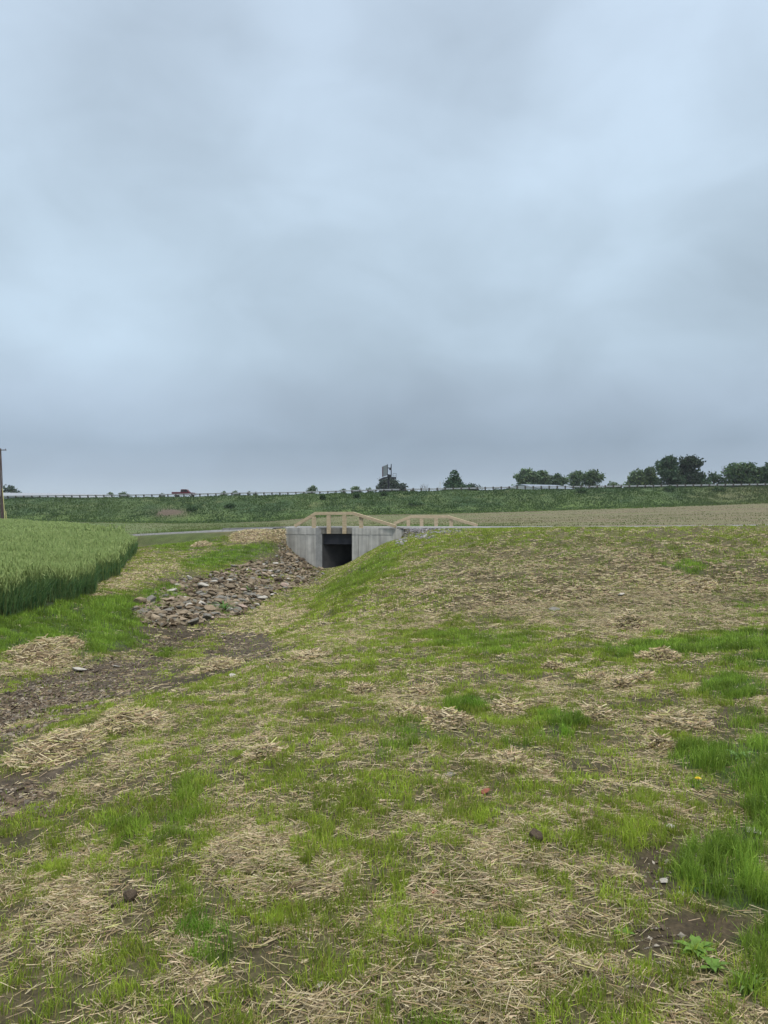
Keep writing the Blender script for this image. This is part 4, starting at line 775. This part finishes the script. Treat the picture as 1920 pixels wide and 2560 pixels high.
# ================================================================== guardrails
def gz(px): return float(samp(TB, np.array([float(px)]), np.array([184.]))[0])
def guardrail(px0, px1, label, above, npost):
    root = empty('guardrail', (0, 183.2, 0)); D = 183.2; x0, x1 = (px0-960)/F*D, (px1-960)/F*D; root.location = (x0, D, gz(px0)); tag(root, label, 'guardrail', 'highway guardrails')
    n_ = int((x1-x0)/1.905); prof = [(0, .0), (.05, .04), (0, .085), (0, .155), (.05, .2), (.0, .24), (0, .31)]; bm = bmesh.new(); prev = None
    for i in range(n_+1):
        x = x0+i*1.905; zb = gz(960+F*x/D)+.48; ring = [bm.verts.new((x-x0, -.12-a_, zb+b_-root.location.z)) for a_, b_ in prof]+[bm.verts.new((x-x0, -.10-a_, zb+b_-root.location.z)) for a_, b_ in prof[::-1]]
        if prev:
            for j in range(len(ring)): bm.faces.new((prev[j], prev[(j+1) % len(ring)], ring[(j+1) % len(ring)], ring[j]))
        prev = ring
    bm_obj('rail', bm, M_galv, root)
    me = None
    for i in range(n_+1):
        x = x0+i*1.905; zb = gz(960+F*x/D)-root.location.z
        if me is None:
            bm = bmesh.new(); add_box(bm, (-.13, -.08, -.4), (.13, .12, .82+above)); add_box(bm, (-.2, -.19, .40), (.2, -.085, .84 if above > 0 else .70)); me = bpy.data.meshes.new('post'); bm.to_mesh(me); bm.free(); me.materials.append(M_guardpost)
        o_ = bpy.data.objects.new('post', me); link(o_, root); o_.location = (x-x0, 0, zb)
guardrail(-60, 1010, 'left half of the long highway guardrail, from the utility pole to the billboard', -.06, 60)
guardrail(1013, 2060, 'right half of the long highway guardrail, from the billboard to the right edge', .12, 60)

# ================================================================== red pickup truck
def extrude_profile(bm, prof, y0, y1, M=None):
    a_ = [bm.verts.new((x, y0, z)) for x, z in prof]; b_ = [bm.verts.new((x, y1, z)) for x, z in prof]; n_ = len(prof)
    fs = [bm.faces.new(a_), bm.faces.new(b_[::-1])]
    for i in range(n_): fs.append(bm.faces.new((a_[i], b_[i], b_[(i+1) % n_], a_[(i+1) % n_])))
    bmesh.ops.recalc_face_normals(bm, faces=fs)
def pickup(px, D):
    x0 = (px-960)/F*D; z0 = float(samp(TB, np.array([float(px)]), np.array([float(D)]))[0])+.09; root = empty('pickup_truck', (x0, D, z0)); tag(root, 'dark red pickup truck driving right on the highway behind the guardrail', 'pickup truck')
    bm = bmesh.new(); extrude_profile(bm, [(-2.9, .45), (-2.9, 1.22), (-.75, 1.22), (-.75, 1.18), (1.0, 1.18), (1.35, 1.16), (2.75, 1.02), (2.88, .9), (2.88, .45)], -.92, .92); bm_obj('body', bm, M_red, root)
    bm = bmesh.new(); extrude_profile(bm, [(-.78, 1.18), (-.70, 1.84), (-.5, 1.9), (.55, 1.9), (.75, 1.84), (1.4, 1.18)], -.78, .78); bm_obj('cab', bm, M_red, root)
    bm = bmesh.new(); extrude_profile(bm, [(.15, 1.26), (.15, 1.78), (.62, 1.78), (1.1, 1.26)], -.80, .80); extrude_profile(bm, [(-.6, 1.26), (-.55, 1.78), (.02, 1.78), (.02, 1.26)], -.80, .80); bm_obj('window', bm, M_glass, root)
    bm = bmesh.new(); extrude_profile(bm, [(-2.7, 1.225), (-2.7, 1.24), (-.95, 1.24), (-.95, 1.225)], -.7, .7); bm_obj('bed', bm, M_rubber, root)
    for wx in (-1.85, 1.85):
        for wy in (-.82, .82):
            bm = bmesh.new(); bmesh.ops.create_cone(bm, cap_ends=True, segments=20, radius1=.39, radius2=.39, depth=.26, matrix=Matrix.Translation((wx, wy, .39))@Matrix.Rotation(R(90), 4, 'X')); w_ = bm_obj('wheel', bm, M_rubber, root)
            bm = bmesh.new(); bmesh.ops.create_cone(bm, cap_ends=True, segments=14, radius1=.22, radius2=.2, depth=.28, matrix=Matrix.Translation((wx, wy, .39))@Matrix.Rotation(R(90), 4, 'X')); bm_obj('rim', bm, M_galv, w_)
    bm = bmesh.new(); add_box(bm, (2.87, -.85, .48), (3.0, .85, .66), bev=.02); bm_obj('bumper', bm, M_galv, root)
    bm = bmesh.new(); add_box(bm, (2.84, -.8, .78), (2.9, -.5, .93), bev=.01); bm_obj('headlight', bm, M_whitemetal, root)
pickup(461, 190)

# ================================================================== sheds beyond the highway
def shed(name, pts, zeave, zridge, label, mw, mr):
    """pts: near-left, near-right in world; depth dv"""
    (xa, ya), (xb, yb), dv = pts; a_, b_ = Vector((xa, ya, 0)), Vector((xb, yb, 0)); z0 = 2.6; root = empty(name, (xa, ya, z0)); tag(root, label, 'shed', None)
    dr = (b_-a_).normalized(); nr = Vector((-dr.y, dr.x, 0)); L = (b_-a_).length; M_ = Matrix((dr, nr, Vector((0, 0, 1)))).transposed().to_4x4()
    bm = bmesh.new(); add_box(bm, (0, 0, 0), (L, dv, zeave-z0), M_)
    for e_ in (0, L):   # gables
        vs_ = [bm.verts.new(M_@Vector((e_, .0, zeave-z0-.002))), bm.verts.new(M_@Vector((e_, dv, zeave-z0-.002))), bm.verts.new(M_@Vector((e_, dv/2, zridge-z0-.05)))]; bm.faces.new(vs_)
    bm_obj('wall', bm, mw, root)
    bm = bmesh.new(); ov = .4
    for sgn in (0, 1):
        y_e = -ov if sgn == 0 else dv+ov; vs_ = []
        for zz in (0, .12):
            vs_ += [bm.verts.new(M_@Vector((-ov, y_e, zeave-z0-.1+zz))), bm.verts.new(M_@Vector((L+ov, y_e, zeave-z0-.1+zz))), bm.verts.new(M_@Vector((L+ov, dv/2, zridge-z0+zz))), bm.verts.new(M_@Vector((-ov, dv/2, zridge-z0+zz)))]
        f_ = [bm.faces.new(vs_[:4]), bm.faces.new(vs_[4:][::-1])]
        for i in range(4): f_.append(bm.faces.new((vs_[i], vs_[(i+1) % 4], vs_[4+(i+1) % 4], vs_[4+i])))
        bmesh.ops.recalc_face_normals(bm, faces=f_)
    bm_obj('roof', bm, mr, root)
    bm = bmesh.new()
    for k in range(1, int(L//5)): add_box(bm, (k*5-.06, -.06, 0), (k*5+.06, -.004, zeave-z0-.15), M_)
    bm_obj('downpipe', bm, M_galv, root)
def wp(px, D): return ((px-960)/F*D, D)
M_shedwall = m_flat('pale_shed_wall', (.34, .36, .39), .7); M_paleroof = m_flat('pale_metal_roof', (.30, .325, .36), .7)
shed('long_shed', (wp(8, 250), wp(290, 277), 14), 6.7, 7.95, 'long low pale metal shed behind the guardrail at the far left', M_shedwall, M_paleroof)
shed('shed', (wp(1252, 262), wp(1350, 262), 16), 9.3, 10.4, 'left and lower one of the two blue grey roofed sheds under the trees', M_whitemetal, M_roofmetal)
shed('shed', (wp(1344, 248), wp(1434, 256), 16), 9.3, 10.7, 'right and higher one of the two blue grey roofed sheds under the trees', M_whitemetal, M_roofmetal)

# ================================================================== billboard
def billboard():
    D = 300; x0 = (971.5-960)/F*D; z0 = 3.0; root = empty('billboard', (x0, D, z0)); tag(root, 'tall V-shaped billboard on one dark pole, seen almost edge-on', 'billboard'); k = D/F
    X = lambda px: (px-971.5)*k
    Z = lambda py: zpx(py, D)-z0
    bm = bmesh.new(); add_tube(bm, [(0, 0, -.5), (0, 0, Z(1186))], .42, 14); bm_obj('pole', bm, M_darksteel, root)
    # slanting left panel (runs away from the viewer), its red end band and frame
    a_, b_ = Vector((X(968.5), -3.2, 0)), Vector((X(956.5), 11, 0))
    def panel(nm, f0, f1, z0_, z1_, m_, th=.25):
        p0, p1 = a_.lerp(b_, f0), a_.lerp(b_, f1); dr = (b_-a_).normalized(); nr = Vector((-dr.y, dr.x, 0)); bm = bmesh.new(); add_prism(bm, [p0, p1, p1+nr*th, p0+nr*th], z0_, z1_); return bm_obj(nm, bm, m_, root)
    panel('sign_panel', 0, .72, Z(1189), Z(1163), M_signface); panel('sign_edge_band', .722, 1, Z(1189), Z(1163), M_signred)
    bm = bmesh.new(); add_box(bm, (X(968.3), -3.6, Z(1194)), (X(969.6), -3.25, Z(1162))); bm_obj('frame_post', bm, M_darksteel, root)
    # second face seen edge-on
    bm = bmesh.new(); add_box(bm, (X(977), -6, Z(1196)), (X(978.8), 6, Z(1162.3)), bev=.03); bm_obj('sign_panel', bm, M_darksteel, root)
    bm = bmesh.new(); add_box(bm, (X(969.7), -.6, Z(1171)), (X(976.9), .2, Z(1169)));  add_box(bm, (X(973), -.6, Z(1175)), (X(976.9), .2, Z(1171))); add_box(bm, (X(969), -1.2, Z(1194)), (X(977), 1.2, Z(1187))); bm_obj('truss', bm, M_darksteel, root)
    bm = bmesh.new(); extrude_profile(bm, [(X(948), Z(1200.3)), (X(948.3), Z(1199)), (X(958), Z(1194)), (X(969), Z(1192)), (X(969), Z(1195)), (X(958), Z(1199.5))], -2.5, -1.5); bm_obj('walkway', bm, M_darksteel, root)
    bm = bmesh.new(); add_box(bm, (X(979), -6, Z(1199)), (X(990), -5, Z(1194)), bev=.03)
    for a1, a2, b1, b2 in ((981.6, 982.2, 1194, 1185), (989.6, 990.3, 1194, 1185), (981.6, 990.3, 1185.9, 1185.2), (981.6, 990.3, 1190.4, 1190)): add_box(bm, (X(a1), -6, Z(b1)), (X(a2), -5.9, Z(b2)))
    bm_obj('walkway', bm, M_darksteel, root)
    bm = bmesh.new()
    for px, py in ((943.5, 1197.5), (948.5, 1194.8)): add_box(bm, (X(px)-.09, -2.3, Z(py)-.09), (X(px)+.09, -2, Z(py)+.09)); add_tube(bm, [(X(px), -2.1, Z(py)), (X(952), -2, Z(1198.2))], .02, 4)
    bm_obj('floodlight', bm, M_darksteel, root)
billboard()
# ================================================================== utility pole
up = empty('utility_pole', P(6, 112)); tag(up, 'tall dark wooden utility pole with a crossarm at the left edge', 'utility pole'); u0 = Vector(up.location)
top = Vector(((0.5-960)/F*112, 112, zpx(1121, 112)))-u0
bm = bmesh.new(); add_tube(bm, [(0, 0, -.3), top*.5+Vector((.03, 0, 0)), top], [.24, .19, .13], 10); bm_obj('pole', bm, M_pole, up)
bm = bmesh.new(); xa = Vector((.98, 0, 0)); tp = top-Vector((0, 0, .25)); add_beam(bm, tp-xa+Vector((0, -.16, 0)), tp+xa+Vector((0, -.16, 0)), .1, .12); bm_obj('crossarm', bm, M_pole, up)
for dx in (-.85, .85):
    bm = bmesh.new(); add_tube(bm, [tp+Vector((dx, -.16, .05)), tp+Vector((dx, -.16, .22))], [.05, .03], 8); bm_obj('insulator', bm, M_darksteel, up)
g1 = Vector(P(13.5, 110.6))-u0; g0 = top*.78
bm = bmesh.new(); add_tube(bm, [g1, g0], .018, 5); bm_obj('guy_wire', bm, M_galv, up)
bm = bmesh.new(); add_tube(bm, [g1, g1.lerp(g0, .6)], .045, 6); bm_obj('guy_guard', bm, M_yellow, up)
mk = empty('marker_post', P(17, 109)); tag(mk, 'short yellow marker post leaning beside the utility pole', 'marker post'); bm = bmesh.new(); add_tube(bm, [(0, 0, -.1), (-.14, 0, 1.9), (-.145, 0, 1.95)], [.05, .05, .02], 8); bm_obj('post', bm, M_yellow, mk)
# thin pale pole beyond the guardrail
wpole = empty('pale_pole', P(1100.5, 230, 4.4)); tag(wpole, 'thin pale pole beside the cone-shaped tree above the guardrail', 'pole'); bm = bmesh.new(); add_tube(bm, [(0, 0, -.2), (0, 0, zpx(1204, 230)-4.4)], [.16, .12], 8); bm_obj('shaft', bm, M_whitemetal, wpole)

# ================================================================== dandelion and broadleaf weeds
def leafy(px, py, n_, ln, wd, label, colr, name='weed', upright=.6, flower=None):
    D = ground_D(px, py); root = empty(name, P(px, D)); tag(root, label, 'weed'); V = []; Fc = []; Cc = []
    for k in range(n_):
        az = k*2.4+random.uniform(-.3, .3); el = upright*random.uniform(.5, 1.3); L = ln*random.uniform(.7, 1.2); dr = Vector((math.cos(az), math.sin(az), 0)); sd = Vector((-dr.y, dr.x, 0)); base = len(V); m_ = 6
        for i in range(m_+1):
            f_ = i/m_; p_ = dr*(L*f_*math.cos(el*(1-.6*f_)))+Vector((0, 0, L*f_*math.sin(el*(1-.7*f_)))); ww = wd*math.sin(math.pi*min(1, .1+.88*f_))*(1+.25*(-1)**i); V += [p_-sd*ww/2+Vector((0, 0, wd*.12)), p_, p_+sd*ww/2+Vector((0, 0, wd*.12))]
            cc = np.array(colr)*random.uniform(.8, 1.2); Cc += [cc]*3
        for i in range(m_):
            for j in (0, 1): a0 = base+i*3+j; Fc.append((a0, a0+1, a0+4, a0+3))
    mesh_np('leaves', np.array([tuple(v) for v in V]), np.array(Fc).ravel(), np.full(len(Fc), 4), M_blade, root, col=np.array(Cc), smooth=True)
    if flower:
        bm = bmesh.new(); add_tube(bm, [(0, 0, 0), (.004, 0, flower)], .0025, 5); bm_obj('stem', bm, m_flat('stem_green', (.12, .2, .06), .6), root)
        bm = bmesh.new()
        for r_, zz, nn in ((.02, 0, 16), (.013, .004, 12), (.006, .006, 8)):
            for k in range(nn):
                a_ = k*2*math.pi/nn+r_*50; c_, s_ = math.cos(a_), math.sin(a_); h_ = r_*.25
                q_ = [Vector((0, 0, flower+zz)), Vector((c_*r_*.6-s_*h_, s_*r_*.6+c_*h_, flower+zz+.003)), Vector((c_*r_, s_*r_, flower+zz+.004)), Vector((c_*r_*.6+s_*h_, s_*r_*.6-c_*h_, flower+zz+.003))]; bm.faces.new([bm.verts.new(v) for v in q_])
        bm_obj('flower_head', bm, m_flat('dandelion_yellow', (.8, .6, .02), .6), root)
leafy(1745, 1975, 6, .07, .016, 'dandelion with one yellow flower at the edge of the tall grass', (.08, .16, .04), 'dandelion', .4, .055)
leafy(1740, 2400, 13, .075, .026, 'large broadleaf weed at the lower right by the bare soil', (.17, .30, .055), upright=1.0)
leafy(1780, 2440, 9, .06, .02, 'second broadleaf weed just right of the large one', (.15, .27, .05), upright=.9)
leafy(1730, 2235, 8, .06, .012, 'ragged bluish-green weed above the bare soil', (.08, .17, .09), upright=.7)
leafy(1850, 1900, 10, .10, .025, 'tall broadleaf weed in the grass at the right edge', (.17, .30, .08), upright=1.1)
leafy(1560, 2350, 7, .04, .018, 'tiny seedling on the bare soil patch', (.15, .28, .05), upright=.5)
leafy(1870, 2490, 10, .09, .010, 'narrow-leaved weed in the lower right corner', (.18, .28, .08), upright=1.0)
leafy(560, 1530, 22, .42, .04, 'tufted green plant growing out of the lower right stones', (.09, .20, .04), upright=1.2)
leafy(620, 1480, 10, .3, .03, 'thin green plant in the middle of the rock apron', (.12, .22, .05), upright=1.3)

# ================================================================== damp air under the cloud
bm = bmesh.new(); add_box(bm, (-2600, -70, -4), (2600, 3100, 60))
M_haze = bpy.data.materials.new('haze'); M_haze.use_nodes = True; t = M_haze.node_tree; t.nodes.clear(); o = t.nodes.new('ShaderNodeOutputMaterial'); pv = t.nodes.new('ShaderNodeVolumePrincipled')
pv.inputs['Color'].default_value = (.86, .92, 1, 1); pv.inputs['Density'].default_value = .00017; t.links.new(pv.outputs[0], o.inputs['Volume'])
hz = bm_obj('haze', bm, M_haze); tag(hz, 'thin damp haze in the air', 'haze', kind='stuff')
sc.cycles.volume_bounces = 0; sc.cycles.volume_step_rate = 10
